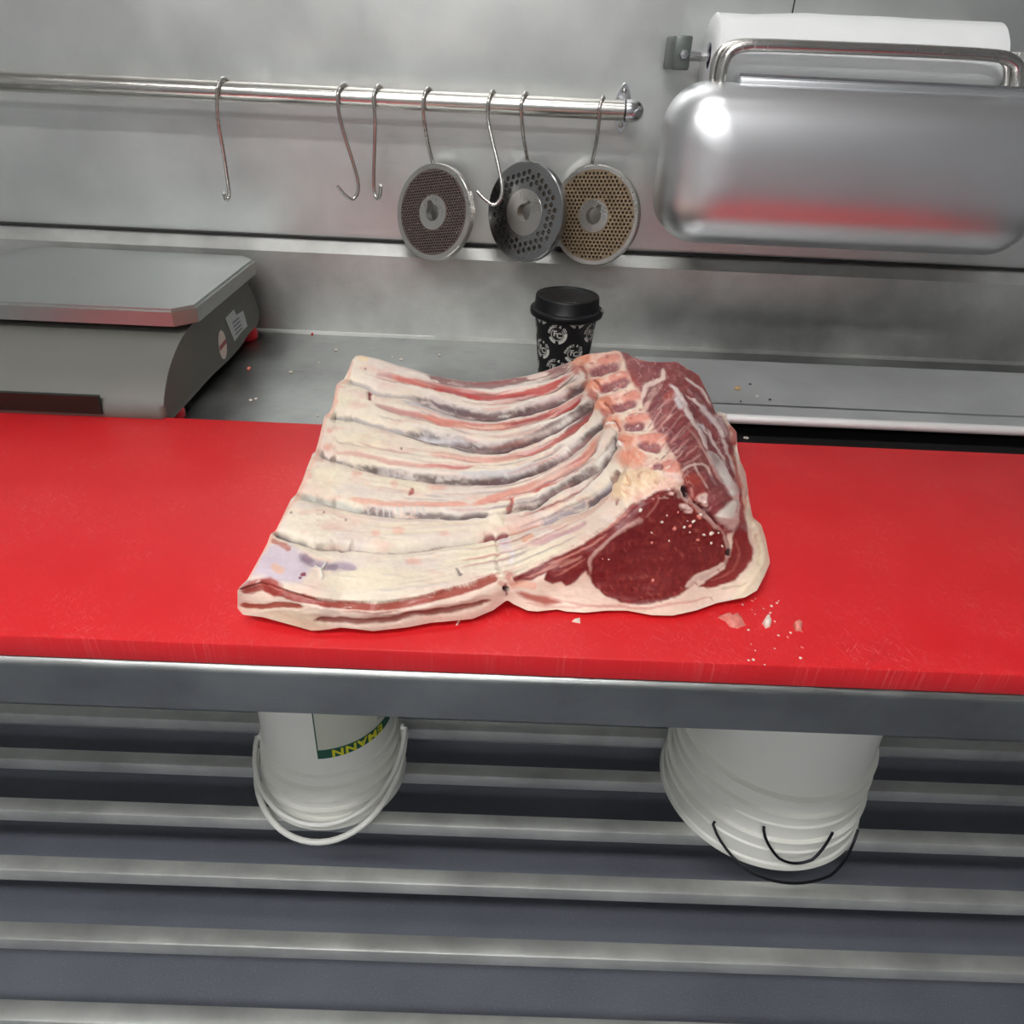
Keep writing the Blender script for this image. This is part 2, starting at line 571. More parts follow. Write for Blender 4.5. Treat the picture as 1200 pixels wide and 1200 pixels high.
PY = yt[:, None] + (yb - yt)[:, None] * tt[None, :]

# sparse measured shape: photo point + height above the board (mm) or distance from the camera (m)
CZ = [(279, 712, 12), (300, 722, 10), (340, 732, 8), (380, 738, 6), (437, 739, 6), (503, 730, 6), (553, 725, 6), (578, 715, 8), (594, 704, 13), (604, 709, 9), (630, 716, 6), (685, 717, 5), (735, 716, 5), (788, 721, 5), (817, 714, 6), (840, 706, 7), (873, 699, 9), (896, 675, 12),
      (279, 693, 28), (307, 688, 31), (340, 700, 30), (380, 712, 26), (437, 714, 25), (503, 703, 27), (553, 692, 27), (580, 684, 28), (594, 682, 26),
      (320, 640, 40), (400, 690, 27), (500, 680, 26), (560, 668, 26),
      (317, 626, 42), (345, 582, 46), (368, 531, 52), (382, 486, 57), (402, 446, 61), (418, 418, 65),
      (400, 620, 33), (430, 560, 38), (450, 500, 44), (470, 455, 50), (480, 433, 54),
      (500, 630, 26), (510, 570, 29), (520, 510, 34), (530, 460, 39), (540, 446, 41),
      (580, 640, 26), (585, 580, 27), (590, 520, 31), (595, 470, 36), (595, 446, 39),
      (640, 620, 33), (645, 570, 34), (645, 520, 36), (645, 470, 42), (645, 435, 49),
      (680, 590, 50), (685, 555, 52), (685, 510, 53), (675, 460, 60), (672, 426, 66),
      (715, 565, 72), (712, 530, 71), (705, 480, 75), (692, 440, 80), (688, 417, 82),
      (740, 560, 88), (735, 520, 87), (722, 475, 88), (708, 435, 89), (705, 414, 88),
      (770, 560, 95), (762, 520, 94), (745, 470, 93), (725, 430, 92), (723, 412, 90),
      (798, 560, 96), (785, 520, 96), (765, 470, 94), (745, 440, 92), (742, 420, 91),
      (805, 470, 88), (800, 440, 84), (785, 425, 84), (815, 505, 86), (830, 540, 80), (842, 570, 74), (850, 600, 64),
      (835, 475, 64), (850, 520, 58), (862, 560, 46), (868, 590, 40), (815, 440, 72),
      (842, 484, 50), (855, 500, 40), (863, 530, 30), (872, 560, 24), (878, 600, 18), (893, 617, 14), (900, 650, 9)]
CY = [(640, 664, .440), (680, 642, .442), (715, 612, .446), (745, 588, .452), (770, 572, .458), (800, 576, .464), (826, 602, .470), (850, 626, .478), (870, 622, .494),
      (650, 695, .4335), (700, 680, .434), (750, 640, .441), (745, 690, .431), (800, 640, .450), (800, 690, .435), (850, 670, .458), (880, 650, .487)]
cp = np.array([(a, b) for a, b, _ in CZ] + [(a, b) for a, b, _ in CY], float)
cv = np.array([float(on_z(a, b, BZ + c / 1000.)[1]) for a, b, c in CZ] + [c for _, _, c in CY])


def tps_fit(P, V, lam):
    n = len(P)
    d = np.linalg.norm(P[:, None] - P[None], axis=2) / 100.
    K = np.where(d > 0, d * d * np.log(np.maximum(d, 1e-9)), 0) + lam * np.eye(n)
    Q = np.hstack([np.ones((n, 1)), P / 100.])
    A = np.zeros((n + 3, n + 3))
    A[:n, :n], A[:n, n:], A[n:, :n] = K, Q, Q.T
    return np.linalg.solve(A, np.concatenate([V, np.zeros(3)]))


def tps_eval(P, w, x, y):
    out = w[-3] + w[-2] * x / 100. + w[-1] * y / 100.
    for (a, b), k in zip(P, w):
        d2 = ((x - a) ** 2 + (y - b) ** 2) / 1e4
        out = out + k * .5 * d2 * np.log(np.maximum(d2, 1e-12))
    return out


wts = tps_fit(cp, cv, .002)
YD = tps_eval(cp, wts, PX, PY)
BASE = on_y(PX, PY, YD)                     # (NC, NR, 3)
BASE[..., 2] = np.maximum(BASE[..., 2], BZ + .0006)

# --- colour and relief of the surface
WX = PX + (fbm(PX / 12, PY / 9, 3) - .5) * 5 + (fbm(PX / 2.6 + 50, PY / 2.6, 2) - .5) * 1.2
_ys = np.where(PX < 735, 1.0, .45)         # streaks run along the ribs, so edges wander slowly along x there
WY = PY + (fbm(PX / 12 * (1.6 - _ys) + 90, PY / 9 + 40, 3) - .5) * 4 + (fbm(PX / 7 + 3, PY / 2.6 + 70, 2) - .5) * 1.3
ACOL = np.zeros(PX.shape + (3,)) + s2l((238, 224, 204))
HGT = np.zeros(PX.shape)


def seg_dist(px, py, line):
    best = np.full(px.shape, 1e9)
    par = np.zeros(px.shape)
    sgn = np.ones(px.shape)
    L = np.concatenate([[0], np.cumsum(np.hypot(*np.diff(line, axis=0).T))])
    for i in range(len(line) - 1):
        a, b = line[i], line[i + 1]
        d = b - a
        l2 = d @ d + 1e-9
        t = np.clip(((px - a[0]) * d[0] + (py - a[1]) * d[1]) / l2, 0, 1)
        q = np.hypot(px - a[0] - t * d[0], py - a[1] - t * d[1])
        k = q < best
        best = np.where(k, q, best)
        par = np.where(k, (L[i] + t * (L[i + 1] - L[i])) / L[-1], par)
        sgn = np.where(k, np.sign(d[0] * (py - a[1]) - d[1] * (px - a[0])), sgn)
    seg_dist.sign, seg_dist.length = sgn, L[-1]
    return best, par


def stroke(pts, w, col, alpha=1.0, soft=.5, disp=0.0, brk=0.0, taper=.12, col2=None, warp=1.0, nscale=5, dw=1.0):
    """a streak along a traced line: width w px, optional end colour, mottled break-up, relief disp (m)"""
    global ACOL, HGT
    ln = catmull(pts, 5)
    m = w * max(1, dw) * 1.6 + 8
    x0, y0 = ln.min(0) - m
    x1, y1 = ln.max(0) + m
    k = (PX > x0) & (PX < x1) & (PY > y0) & (PY < y1)
    if not k.any(): return
    x = PX[k] + (WX[k] - PX[k]) * warp
    y = PY[k] + (WY[k] - PY[k]) * warp
    d, t = seg_dist(x, y, ln)
    tp_ = np.clip(np.minimum(t, 1 - t) / taper, 0, 1) if taper else 1.0
    hw = w / 2 * (.35 + .65 * tp_)
    a = np.clip((hw - d) / (hw * soft + .3) + .5, 0, 1) * alpha * np.clip(tp_ * 2, .0, 1)
    if brk:
        sd_ = d * seg_dist.sign
        al = t * seg_dist.length
        n = fbm(al / (nscale * 2.6) + pts[0][0], (sd_ + (fbm(al / 9, sd_ / 5, 2) - .5) * 4) / (nscale * .36) + pts[0][1], 4)
        a = a * np.clip((n - brk + .12) / .16, 0, 1)
    c = s2l(col)[None]
    if col2 is not None:
        c = c * (1 - t[:, None]) + s2l(col2)[None] * t[:, None]
    ACOL[k] = ACOL[k] * (1 - a[:, None]) + c * a[:, None]
    if disp:
        g = np.exp(-(d / (hw * 1.1 * dw + .8)) ** 2) * np.clip(tp_ * 1.5, 0, 1)
        HGT[k] += disp * g


def inside(px, py, P):
    P = np.asarray(P, float)
    r_ = np.zeros(px.shape, bool)
    for i in range(len(P)):
        (xa, ya), (xb, yb_) = P[i], P[i - 1]
        c = ((ya > py) != (yb_ > py)) & (px < (xb - xa) * (py - ya) / (yb_ - ya + 1e-12) + xa)
        r_ ^= c
    return r_


def poly(pts, col, alpha=1.0, soft=2.0, disp=0.0, warp=1.0, dsoft=None):
    global ACOL, HGT
    P = np.asarray(pts, float)
    m = soft * 2 + 8
    k = (PX > P[:, 0].min() - m) & (PX < P[:, 0].max() + m) & (PY > P[:, 1].min() - m) & (PY < P[:, 1].max() + m)
    x = PX[k] + (WX[k] - PX[k]) * warp
    y = PY[k] + (WY[k] - PY[k]) * warp
    ins = inside(x, y, P)
    d, _ = seg_dist(x, y, np.vstack([P, P[:1]]))
    sd = np.where(ins, d, -d)
    a = np.clip(sd / soft + .5, 0, 1) * alpha
    ACOL[k] = ACOL[k] * (1 - a[:, None]) + s2l(col) * a[:, None]
    if disp:
        HGT[k] += disp * np.clip(sd / (dsoft or soft * 2), 0, 1)


def blob(cx, cy, w, h, rot, col, alpha=1.0, soft=.35, disp=0.0, warp=1.0, veins=None):
    global ACOL, HGT
    m = max(w, h) + 6
    k = (np.abs(PX - cx) < m) & (np.abs(PY - cy) < m)
    x = PX[k] + (WX[k] - PX[k]) * warp - cx
    y = PY[k] + (WY[k] - PY[k]) * warp - cy
    c, s = cos(radians(rot)), sin(radians(rot))
    u, v_ = (x * c + y * s) / (w / 2), (-x * s + y * c) / (h / 2)
    q = (np.abs(u) ** 2.6 + np.abs(v_) ** 2.6) ** (1 / 2.6)
    a = np.clip((1 - q) / soft + .5, 0, 1) * alpha
    cc = np.repeat(s2l(col)[None], len(x), 0)
    if veins is not None:
        n = fbm((x * c + y * s) / 1.9 + cx, (-x * s + y * c) / 4.5 + cy, 2)
        vv = np.clip(1 - np.abs(n - .5) / .07, 0, 1)[:, None] * .55
        cc = cc * (1 - vv) + s2l(veins) * vv
    ACOL[k] = ACOL[k] * (1 - a[:, None]) + cc * a[:, None]
    if disp:
        HGT[k] += disp * np.clip((1.15 - q) / .4, 0, 1)


# dividing lines between the ribs, back to front
G = [
    [(404, 446), (427, 451), (445, 460), (480, 464), (500, 470), (520, 477), (547, 485), (583, 487), (620, 480), (647, 472), (665, 462), (677, 455), (692, 443)],
    [(384, 487), (416, 491), (433, 495), (473, 505), (520, 513), (567, 524), (593, 523), (620, 515), (647, 503), (673, 487), (689, 475), (700, 463)],
    [(369, 530), (392, 538), (416, 545), (453, 552), (493, 559), (537, 562), (562, 562), (602, 558), (633, 548), (660, 535), (680, 520), (700, 501), (710, 487)],
    [(349, 580), (384, 588), (409, 595), (430, 598), (470, 603), (503, 603), (537, 605), (582, 601), (608, 595), (627, 590), (652, 575), (677, 562), (702, 545), (714, 528), (722, 508)],
    [(320, 624), (349, 632), (373, 640), (398, 641), (430, 643), (453, 645), (487, 643), (520, 638), (562, 632), (580, 629), (600, 625), (632, 613), (660, 600), (693, 587), (718, 565), (730, 548)],
]
FS = [(275, 692), (279, 690), (307, 683), (330, 690), (365, 701), (400, 706), (450, 706), (503, 698), (553, 684), (582, 674), (603, 672), (643, 655), (680, 637), (710, 618), (743, 588), (758, 579), (775, 572), (803, 572)]
CL = [(671, 420), (690, 445), (703, 468), (715, 492), (727, 515), (741, 545), (738, 565), (733, 590)]
CR = [(724, 405), (738, 440), (751, 462), (754, 480), (767, 502), (785, 524), (799, 545), (803, 573)]

# rib bulge
dmin = np.full(PX.shape, 1e9)
for g in G:
    d, _ = seg_dist(PX, PY, catmull(g, 4))
    dmin = np.minimum(dmin, d)
in_ribs = (PY < np.interp(PX, *zip(*FS))) & (PX < np.interp(PY, *zip(*[(b, a) for a, b in CL])))
rb = np.clip(dmin / 14, 0, 1)
HGT += np.where(in_ribs, .0035 * (rb * (2 - rb)) - .0015, 0)

# mottled membrane: cream, pink and bluish patches
n1, n2, n3 = fbm(PX / 60, PY / 22, 4), fbm(PX / 45 + 31, PY / 18 + 7, 4), fbm(PX / 30 + 8, PY / 9 + 77, 4)


def tint(mask, col):
    global ACOL
    ACOL = ACOL * (1 - mask[..., None]) + s2l(col) * mask[..., None]


tint(np.clip((n1 - .47) / .2, 0, 1) * .75, (232, 206, 190))
tint(np.clip((n2 - .52) / .2, 0, 1) * .6, (222, 205, 200))
tint(np.clip((n3 - .58) / .16, 0, 1) * .45, (228, 178, 162))
# towards the back the membrane is thinner and greyer pink
tint(np.clip((560 - PY) / 100, 0, 1) * np.clip((PX - 430) / 120, 0, 1) * .55 * in_ribs, (214, 194, 186))



def purple(pts, w, c0, c1, disp):
    """dark lean between two ribs: soft base, dark fibres, pale membrane threads"""
    stroke(pts, w, c0, .72, .5, disp, taper=.12, col2=c1, dw=1.1)
    dk0, dk1 = [tuple(v * .68 for v in c) for c in (c0, c1)]
    stroke(pts, w * 1.05, dk0, .85, .4, brk=.50, taper=.1, col2=dk1, nscale=5)
    stroke([(a, b - w * .22) for a, b in pts], 2.6, dk0, .9, .5, -.0006, brk=.42, taper=.1, col2=dk1, nscale=6)
    stroke(pts, w * 1.15, (222, 208, 202), .6, .5, .0005, brk=.60, taper=.1, nscale=6.5)


PUR, PUR2, RED, SAL, RIM = (124, 102, 106), (104, 86, 86), (188, 74, 70), (226, 152, 132), (226, 212, 204)
# pale rims first (the sides of the bones), then the streaks
for off in (-9, 9):
    for i, g in enumerate(G[:4]):
        stroke([(a, b + off * (.75 if i < 3 else .7)) for a, b in g[3:]], 4, RIM, .7, .7, .0006, warp=.4)
        stroke([(a, b + off * .72) for a, b in g[-6:-1]], 3, (232, 220, 208), .9, .6, .0012, warp=.3)
stroke([(470, 437), (513, 446), (553, 457), (593, 458), (633, 451), (660, 442), (672, 432)], 4, (232, 220, 210), .8, .6, .0008)
# backmost lean edge
stroke([(497, 441), (513, 445), (553, 452), (593, 450), (633, 443), (655, 434), (671, 426)], 9, (138, 92, 92), .9, .5, -.0015, brk=.32, taper=.08, nscale=6)
stroke([(545, 449), (580, 449), (620, 443), (650, 433)], 4, (150, 78, 76), .7, .5, brk=.42)
blob(630, 441, 26, 5, -14, (236, 214, 204), .8)
# first red streak
stroke([(443, 440), (480, 448), (500, 452), (527, 458), (560, 465), (593, 465), (633, 459), (655, 450), (668, 440), (677, 431)], 9, (204, 110, 100), .95, .45, -.0015, col2=(186, 66, 60), taper=.2)
stroke([(505, 455), (535, 461), (565, 467), (600, 466), (635, 460)], 5, (186, 56, 58), .85, .6, brk=.35)
blob(451, 441, 20, 6, 8, (190, 140, 138), .6)
# purple muscle between ribs, row by row
stroke(G[0][:5], 4, (176, 166, 164), .8, .6, -.002, brk=.3, taper=.1, warp=.7)
purple(G[0][3:], 11, (192, 174, 172), (122, 86, 84), -.0045)
stroke([(a, b - 3) for a, b in G[0][4:]], 3, (96, 74, 80), .85, .5, brk=.42, nscale=5)
stroke([(560, 488), (583, 489), (605, 485), (640, 474), (668, 458)], 6, (112, 72, 78), .8, .5, brk=.48)
stroke([(470, 470), (500, 478), (528, 487), (550, 491)], 5, (196, 188, 190), .9, .7, brk=.3)
# second red
stroke([(437, 475), (453, 480), (480, 487), (520, 495)], 7, (190, 146, 142), .85, .5, -.001, col2=(214, 120, 110), taper=.15)
stroke([(490, 488), (527, 496), (567, 501), (600, 499), (620, 493), (647, 485), (667, 475), (685, 462)], 9, (222, 140, 122), .92, .5, -.002, col2=(190, 72, 68), taper=.1)
stroke([(598, 499), (622, 492), (647, 484), (667, 474), (686, 461)], 5, (178, 58, 56), .9, .5, -.001)
stroke([(530, 497), (565, 502), (595, 500)], 4, (230, 166, 142), .8, .6)
# second purple
stroke(G[1][:5], 4, (172, 164, 162), .85, .6, -.0025, brk=.26, taper=.1)
purple(G[1][3:], 12, (192, 178, 178), (122, 92, 88), -.005)
stroke([(460, 506), (490, 515), (525, 523), (560, 529), (590, 528), (612, 520)], 3, (98, 82, 88), .9, .5, -.001, brk=.38)
stroke([(575, 523), (600, 521), (630, 509), (660, 494), (684, 478)], 7, (110, 82, 84), .85, .5, brk=.46)
stroke([(490, 507), (520, 512), (550, 517)], 4, (206, 200, 204), .9, .6, brk=.3)
stroke([(662, 508), (680, 492), (692, 470)], 5, (128, 84, 88), .9, .5)
# third red
stroke([(389, 528), (427, 536), (467, 544), (520, 549), (560, 548)], 5, (222, 176, 162), .8, .6, -.001, col2=(216, 148, 140))
stroke([(495, 546), (533, 549), (556, 548)], 3, (206, 120, 116), .8, .5)
stroke([(500, 533), (540, 539), (580, 541), (609, 534), (627, 528)], 7, (232, 190, 174), .8, .6, col2=(224, 130, 110))
stroke([(605, 535), (627, 528), (647, 519), (667, 507), (684, 492), (696, 474)], 6, (206, 100, 88), .95, .5, -.0025, col2=(150, 62, 62))
blob(428, 523, 16, 7, 12, (222, 186, 180), .7)
# third purple
stroke(G[2][:5], 3, (150, 138, 134), .85, .5, -.002, brk=.3)
purple(G[2][2:], 9.5, (168, 148, 142), (120, 96, 88), -.0045)
stroke(G[2][6:], 8, (96, 80, 80), .9, .4, -.001, brk=.46, taper=.1)
stroke([(a, b - 6) for a, b in G[2][5:9]], 4, (200, 198, 200), .7, .6)
stroke([(500, 569), (540, 572), (580, 572), (610, 566)], 5, (226, 208, 194), .7, .7)
# a loose pair of stripes right of centre
stroke([(640, 551), (665, 540), (690, 522), (704, 500)], 6, (216, 196, 182), .9, .5, .001)
# fourth red
stroke([(405, 585), (430, 589), (453, 592), (503, 593), (553, 593)], 5, (230, 180, 156), .85, .6, col2=(226, 156, 138))
stroke([(548, 594), (578, 585), (600, 578), (620, 573), (643, 565), (677, 546), (693, 526), (704, 510)], 9, (226, 150, 134), .92, .5, -.0015, col2=(220, 150, 128), taper=.15)
stroke([(572, 590), (600, 585), (630, 574), (660, 556), (690, 530)], 4, (206, 100, 92), .8, .6, brk=.36)
stroke([(620, 580), (650, 566), (680, 550), (700, 527)], 2.5, (196, 92, 84), .85, .5)
# fourth purple
stroke(G[3][:4], 7, (196, 194, 184), .85, .5, -.002, taper=.1)
stroke([(378, 590), (400, 596), (425, 601)], 2, (110, 104, 100), .8, .5, brk=.35)
stroke([(420, 598), (437, 598), (470, 603), (503, 603), (537, 605), (582, 601)], 7, (128, 112, 110), .92, .4, -.003, brk=.33, taper=.06, nscale=6)
stroke([(510, 604), (545, 605), (580, 602)], 5, (104, 88, 86), .9, .4, -.001, taper=.2)
purple(G[3][8:], 10, (134, 110, 104), (112, 84, 76), -.0045)
stroke([(a + 3, b + 6) for a, b in G[3][8:14]], 3, (214, 200, 186), .8, .5, .0008)
for a in range(432, 500, 8):
    stroke([(a, 594), (a + 2, 601)], 2, (206, 200, 194), .8, .5)
# fifth red (thin, deep)
stroke([(607, 607), (643, 592), (677, 578), (693, 565), (706, 550), (717, 533), (724, 520)], 3.4, (150, 70, 66), .9, .5, -.003, taper=.2)
stroke([(612, 604), (640, 597), (668, 586)], 4, (222, 172, 158), .8, .5)
# last lilac groove and the line running left from it
stroke([(632, 613), (660, 600), (693, 587), (708, 575), (720, 562), (726, 552)], 9, (158, 146, 152), .92, .45, -.0035, brk=.33, taper=.12)
stroke([(685, 590), (704, 578), (718, 564), (725, 553)], 5, (96, 78, 84), .9, .4, -.001, brk=.34)
stroke([(714, 563), (726, 551)], 4, (112, 62, 64), .8, .5)
stroke([(722, 580), (730, 572)], 3, (140, 60, 58), .9, .5)
stroke([(722, 595), (728, 588)], 2.5, (150, 80, 76), .8, .5)
stroke(G[4][:10], 2.6, (150, 128, 122), .9, .5, -.0045, taper=.04, warp=.5, dw=2)
stroke([(318, 624), (335, 629), (352, 634), (362, 637)], 7, (140, 130, 136), .85, .5, -.001, taper=.2)
stroke([(595, 626), (615, 619), (634, 612)], 3, (196, 140, 120), .9, .5, -.002)
stroke([(622, 640), (652, 630), (677, 621), (691, 612)], 6, (206, 160, 162), .85, .6)
blob(619, 633, 16, 8, -10, (226, 160, 130), .8)
stroke([(650, 625), (670, 617)], 3, (190, 130, 140), .7, .6)
# yellowish fat of the front rib
for q in ((560, 650, 70, 26, -12), (450, 680, 120, 22, -2), (640, 650, 60, 18, -22), (470, 570, 60, 14, 4), (470, 622, 90, 22, 0), (380, 560, 40, 26, 10), (400, 470, 26, 16, 10), (425, 520, 50, 20, 8), (540, 617, 60, 16, -4)):
    blob(*q, (240, 227, 196), .5, .9)
blob(424, 421, 14, 8, 10, (240, 214, 168), .7)
# lilac patch and marks at the front left
poly([(317, 640), (340, 640), (356, 652), (366, 668), (352, 686), (330, 684), (303, 676), (292, 680), (300, 660)], (206, 190, 204), .85, 8)
stroke([(350, 652), (365, 661), (385, 666), (400, 665), (420, 668)], 9, (168, 148, 166), .85, .7, -.0015)
blob(361, 657, 14, 8, 30, (140, 112, 130), .8)
blob(390, 666, 14, 7, 0, (134, 116, 130), .8)
stroke([(316, 635), (330, 640), (342, 647)], 6, (186, 106, 90), .9, .5)
blob(326, 668, 18, 8, 25, (228, 186, 164), .9)
blob(356, 675, 6, 5, 0, (128, 40, 62), .95)
blob(352, 679, 4, 3, 0, (110, 40, 60), .95)
stroke([(377, 682), (374, 670), (368, 664)], 2, (240, 236, 226), 1, .5, .0015, warp=.2)
stroke([(375, 672), (382, 660)], 2, (240, 236, 226), 1, .5, .0015, warp=.2)
stroke([(398, 646), (405, 645), (411, 640)], 4, (92, 62, 54), .9, .5, -.002)
stroke([(405, 644), (413, 635)], 2, (214, 196, 184), 1, .5, .0015, warp=.2)
for a, b in ((341, 603), (379, 603), (360, 636), (373, 640), (480, 430), (428, 434), (470, 528), (405, 612), (500, 455)):
    blob(a, b, 3, 3, 0, (140, 100, 96), .85, warp=.2)
stroke([(433, 459), (433.5, 471)], 3, (128, 34, 40), 1, .4, -.002, warp=.2)
stroke([(432, 459), (436, 463)], 3, (128, 34, 40), 1, .4, warp=.2)
stroke([(480, 581), (485, 576)], 4, (168, 78, 70), .9, .5)
blob(482, 581, 8, 3, -20, (160, 70, 66), .9)
stroke([(535, 669), (541, 677)], 3, (124, 104, 106), .9, .5, -.001)
for a, b, w_, h_ in ((383, 525, 10, 8), (386, 507, 6, 5), (362, 558, 7, 9), (418, 556, 12, 8), (399, 455, 8, 4), (393, 470, 5, 14), (466, 625, 14, 9), (485, 661, 18, 8), (520, 628, 10, 6), (512, 572, 20, 8), (440, 628, 10, 8), (463, 570, 9, 7)):
    blob(a, b, w_, h_, 0, (230, 160, 140), .55, .9)
stroke([(470, 650), (500, 648), (520, 646)], 3, (220, 180, 164), .6, .6)
stroke([(440, 694), (500, 690), (540, 686)], 3, (214, 206, 198), .5, .8)
# the cut across the ribs near x = 588
poly([(573, 600), (584, 598), (592, 603), (590, 618), (575, 616), (568, 608)], (240, 226, 204), .95, 4, .003)
stroke([(592, 602), (600, 590), (600, 585)], 3, (116, 60, 58), .9, .5, -.002)
stroke([(592, 596), (604, 585)], 3, (198, 104, 96), .8, .5)
stroke([(566, 630), (574, 627), (581, 630), (588, 626), (597, 625)], 5, (130, 52, 54), .95, .5, -.003, warp=.6)
stroke([(553, 637), (564, 632), (575, 632)], 4, (206, 124, 112), .8, .6)
stroke([(580, 628), (583, 642), (582, 655), (586, 676)], 2.2, (196, 184, 170), .7, .6, -.0016, warp=1.2, brk=.35)
blob(592, 690, 7, 6, 0, (70, 50, 48), .9, .6, -.003)
blob(586, 680, 12, 8, 20, (196, 110, 100), .7, .8)
blob(598, 676, 14, 10, 10, (200, 104, 92), .7, .8)
blob(592, 640, 14, 20, 0, (214, 194, 206), .7, .9)
blob(600, 655, 5, 16, 8, (240, 236, 240), .7, .8)
# front cut edge of the flank: fat with two lean lines
poly([(278, 690), (307, 683), (330, 690), (365, 701), (400, 707), (450, 706), (503, 698), (553, 684), (583, 673), (596, 680), (594, 704), (578, 715), (553, 726), (503, 730), (478, 735), (437, 740), (400, 736), (365, 740), (340, 732), (307, 724), (278, 716)], (238, 210, 192), 1, 2.5)
poly([(300, 716), (340, 715), (380, 722), (390, 738), (360, 740), (330, 730)], (232, 208, 178), .8, 8)
stroke([(279, 693), (295, 691), (307, 688), (325, 694), (345, 700), (362, 703), (380, 707), (430, 711), (453, 710), (503, 702), (553, 688), (584, 676)], 9, (160, 66, 54), .95, .4, -.001, taper=.02, brk=.24)
poly([(306, 680), (317, 677), (327, 682), (333, 692), (322, 700), (310, 694)], (176, 74, 64), .95, 4, .002)
stroke([(282, 690), (292, 684), (302, 690)], 5, (150, 90, 96), .8, .5)
stroke([(330, 700), (360, 705), (390, 712)], 5, (156, 58, 50), .85, .5, brk=.3)
stroke([(279, 708), (295, 711), (312, 711), (335, 709), (355, 713)], 6, (158, 66, 48), .95, .45, -.001, taper=.12)
stroke([(365, 727), (400, 728), (430, 729), (453, 727), (487, 720), (520, 717), (553, 710), (577, 702)], 6.5, (140, 76, 66), .95, .45, -.002, taper=.06)
stroke([(380, 714), (430, 718), (470, 716), (520, 708), (570, 695)], 5, (236, 206, 190), .8, .6, .001)
stroke([(400, 716), (440, 718), (470, 714)], 2, (150, 66, 54), .7, .6)
# ------- front right: lean wedge, fat and the eye
poly([(596, 680), (603, 673), (643, 655), (680, 637), (710, 618), (743, 588), (760, 574), (803, 572), (850, 622), (862, 620), (878, 606), (884, 606), (893, 614), (902, 650), (900, 665), (887, 693), (840, 707), (788, 722), (735, 716), (685, 719), (630, 717), (602, 709), (594, 704)], (238, 210, 192), 1, 2.0)
LEAN, LEAN2 = (122, 38, 38), (138, 48, 46)
poly([(601, 676), (643, 657), (680, 639), (710, 620), (743, 589), (757, 583), (770, 575), (790, 571), (800, 577), (826, 602), (848, 626), (852, 645), (850, 662), (830, 671), (815, 677), (806, 692), (796, 698), (775, 706), (750, 709), (728, 707), (710, 700), (697, 688), (690, 674), (686, 670), (675, 682), (664, 687), (658, 680), (648, 684), (638, 680), (640, 672), (622, 680), (604, 684)], LEAN, 1, 2.4, -.0008)
poly([(861, 621), (872, 617), (881, 640), (882, 656), (862, 680), (836, 688), (818, 687), (832, 677), (850, 666), (856, 648)], LEAN2, 1, 2.4, -.0008)
poly([(604, 695), (610, 693), (630, 698), (655, 703), (660, 707), (640, 709), (618, 703)], (178, 84, 72), .9, 4)
stroke([(596, 688), (610, 684), (630, 688)], 8, (234, 170, 144), .7, .8)
stroke([(630, 697), (680, 708), (720, 711), (760, 712), (800, 706), (840, 698)], 3, (214, 150, 138), .6, .7)
stroke([(615, 707), (660, 712), (700, 709)], 3, (216, 160, 146), .6, .7)
# seams in the lean
stroke([(692, 675), (691, 660), (698, 648), (709, 637), (722, 626), (735, 618), (752, 610)], 4.5, (196, 150, 138), .9, .6, .0008, taper=.15, warp=.6)
stroke([(640, 662), (665, 652), (690, 640), (712, 624)], 2.2, (190, 128, 116), .8, .5, warp=.6)
stroke([(622, 676), (650, 662), (672, 655)], 4, (160, 90, 78), .7, .6)
stroke([(655, 665), (670, 658), (684, 652)], 4, (190, 130, 116), .7, .5, brk=.3)
stroke([(712, 618), (724, 608), (735, 601)], 3, (196, 140, 128), .7, .5)
stroke([(728, 622), (745, 613), (755, 609)], 7, (188, 140, 128), .75, .6)
stroke([(773, 578), (770, 592), (763, 601), (757, 608)], 2.2, (170, 104, 96), .85, .5, warp=.6)
stroke([(851, 660), (838, 666), (826, 672), (815, 676), (804, 690)], 5, (214, 180, 166), .95, .5, .0006, warp=.7)
blob(826, 674, 16, 9, -30, (216, 184, 170), .9)
stroke([(850, 622), (853, 640), (852, 662)], 4, (166, 118, 110), .8, .5)
blob(853, 646, 6, 9, 10, (40, 14, 16), .95)
stroke([(862, 630), (866, 650), (860, 668)], 2.5, (176, 96, 86), .7, .6)
stroke([(830, 681), (850, 674), (864, 664)], 2.5, (170, 92, 82), .7, .6)
# fine grain of the cut muscle
fn = fbm(PX / 3 + PY / 9, PY / 6 - PX / 14, 3)
lean_mask = np.clip(1 - np.abs(ACOL - s2l(LEAN)).sum(-1) / .12, 0, 1) * (PX > 600) * (PY > 560)
tint(np.clip((fn - .56) / .14, 0, 1) * lean_mask * .4, (156, 66, 58))
tint(np.clip((.42 - fn) / .14, 0, 1) * lean_mask * .35, (98, 26, 28))
rs = np.random.default_rng(5)
for i in range(34):
    a, b = rs.uniform(705, 840), rs.uniform(605, 700)
    ang = rs.uniform(.4, 1.2)
    stroke([(a, b), (a + 6 * cos(ang), b + 6 * sin(ang))], 1.6, (168, 92, 78), .55, .8, warp=.3)
# fat rim on the right
poly([(868, 560), (874, 556), (876, 575), (882, 606), (892, 614), (897, 630), (902, 655), (896, 676), (887, 692), (873, 700), (858, 702), (868, 682), (884, 660), (884, 640), (877, 618), (871, 600), (868, 575)], (238, 216, 190), 1, 3, .002, dsoft=10)
stroke([(842, 690), (858, 688), (875, 684)], 3, (198, 172, 142), .6, .7, brk=.4)
stroke([(885, 625), (890, 645), (888, 665)], 4, (214, 196, 160), .5, .8, -.001, brk=.4)
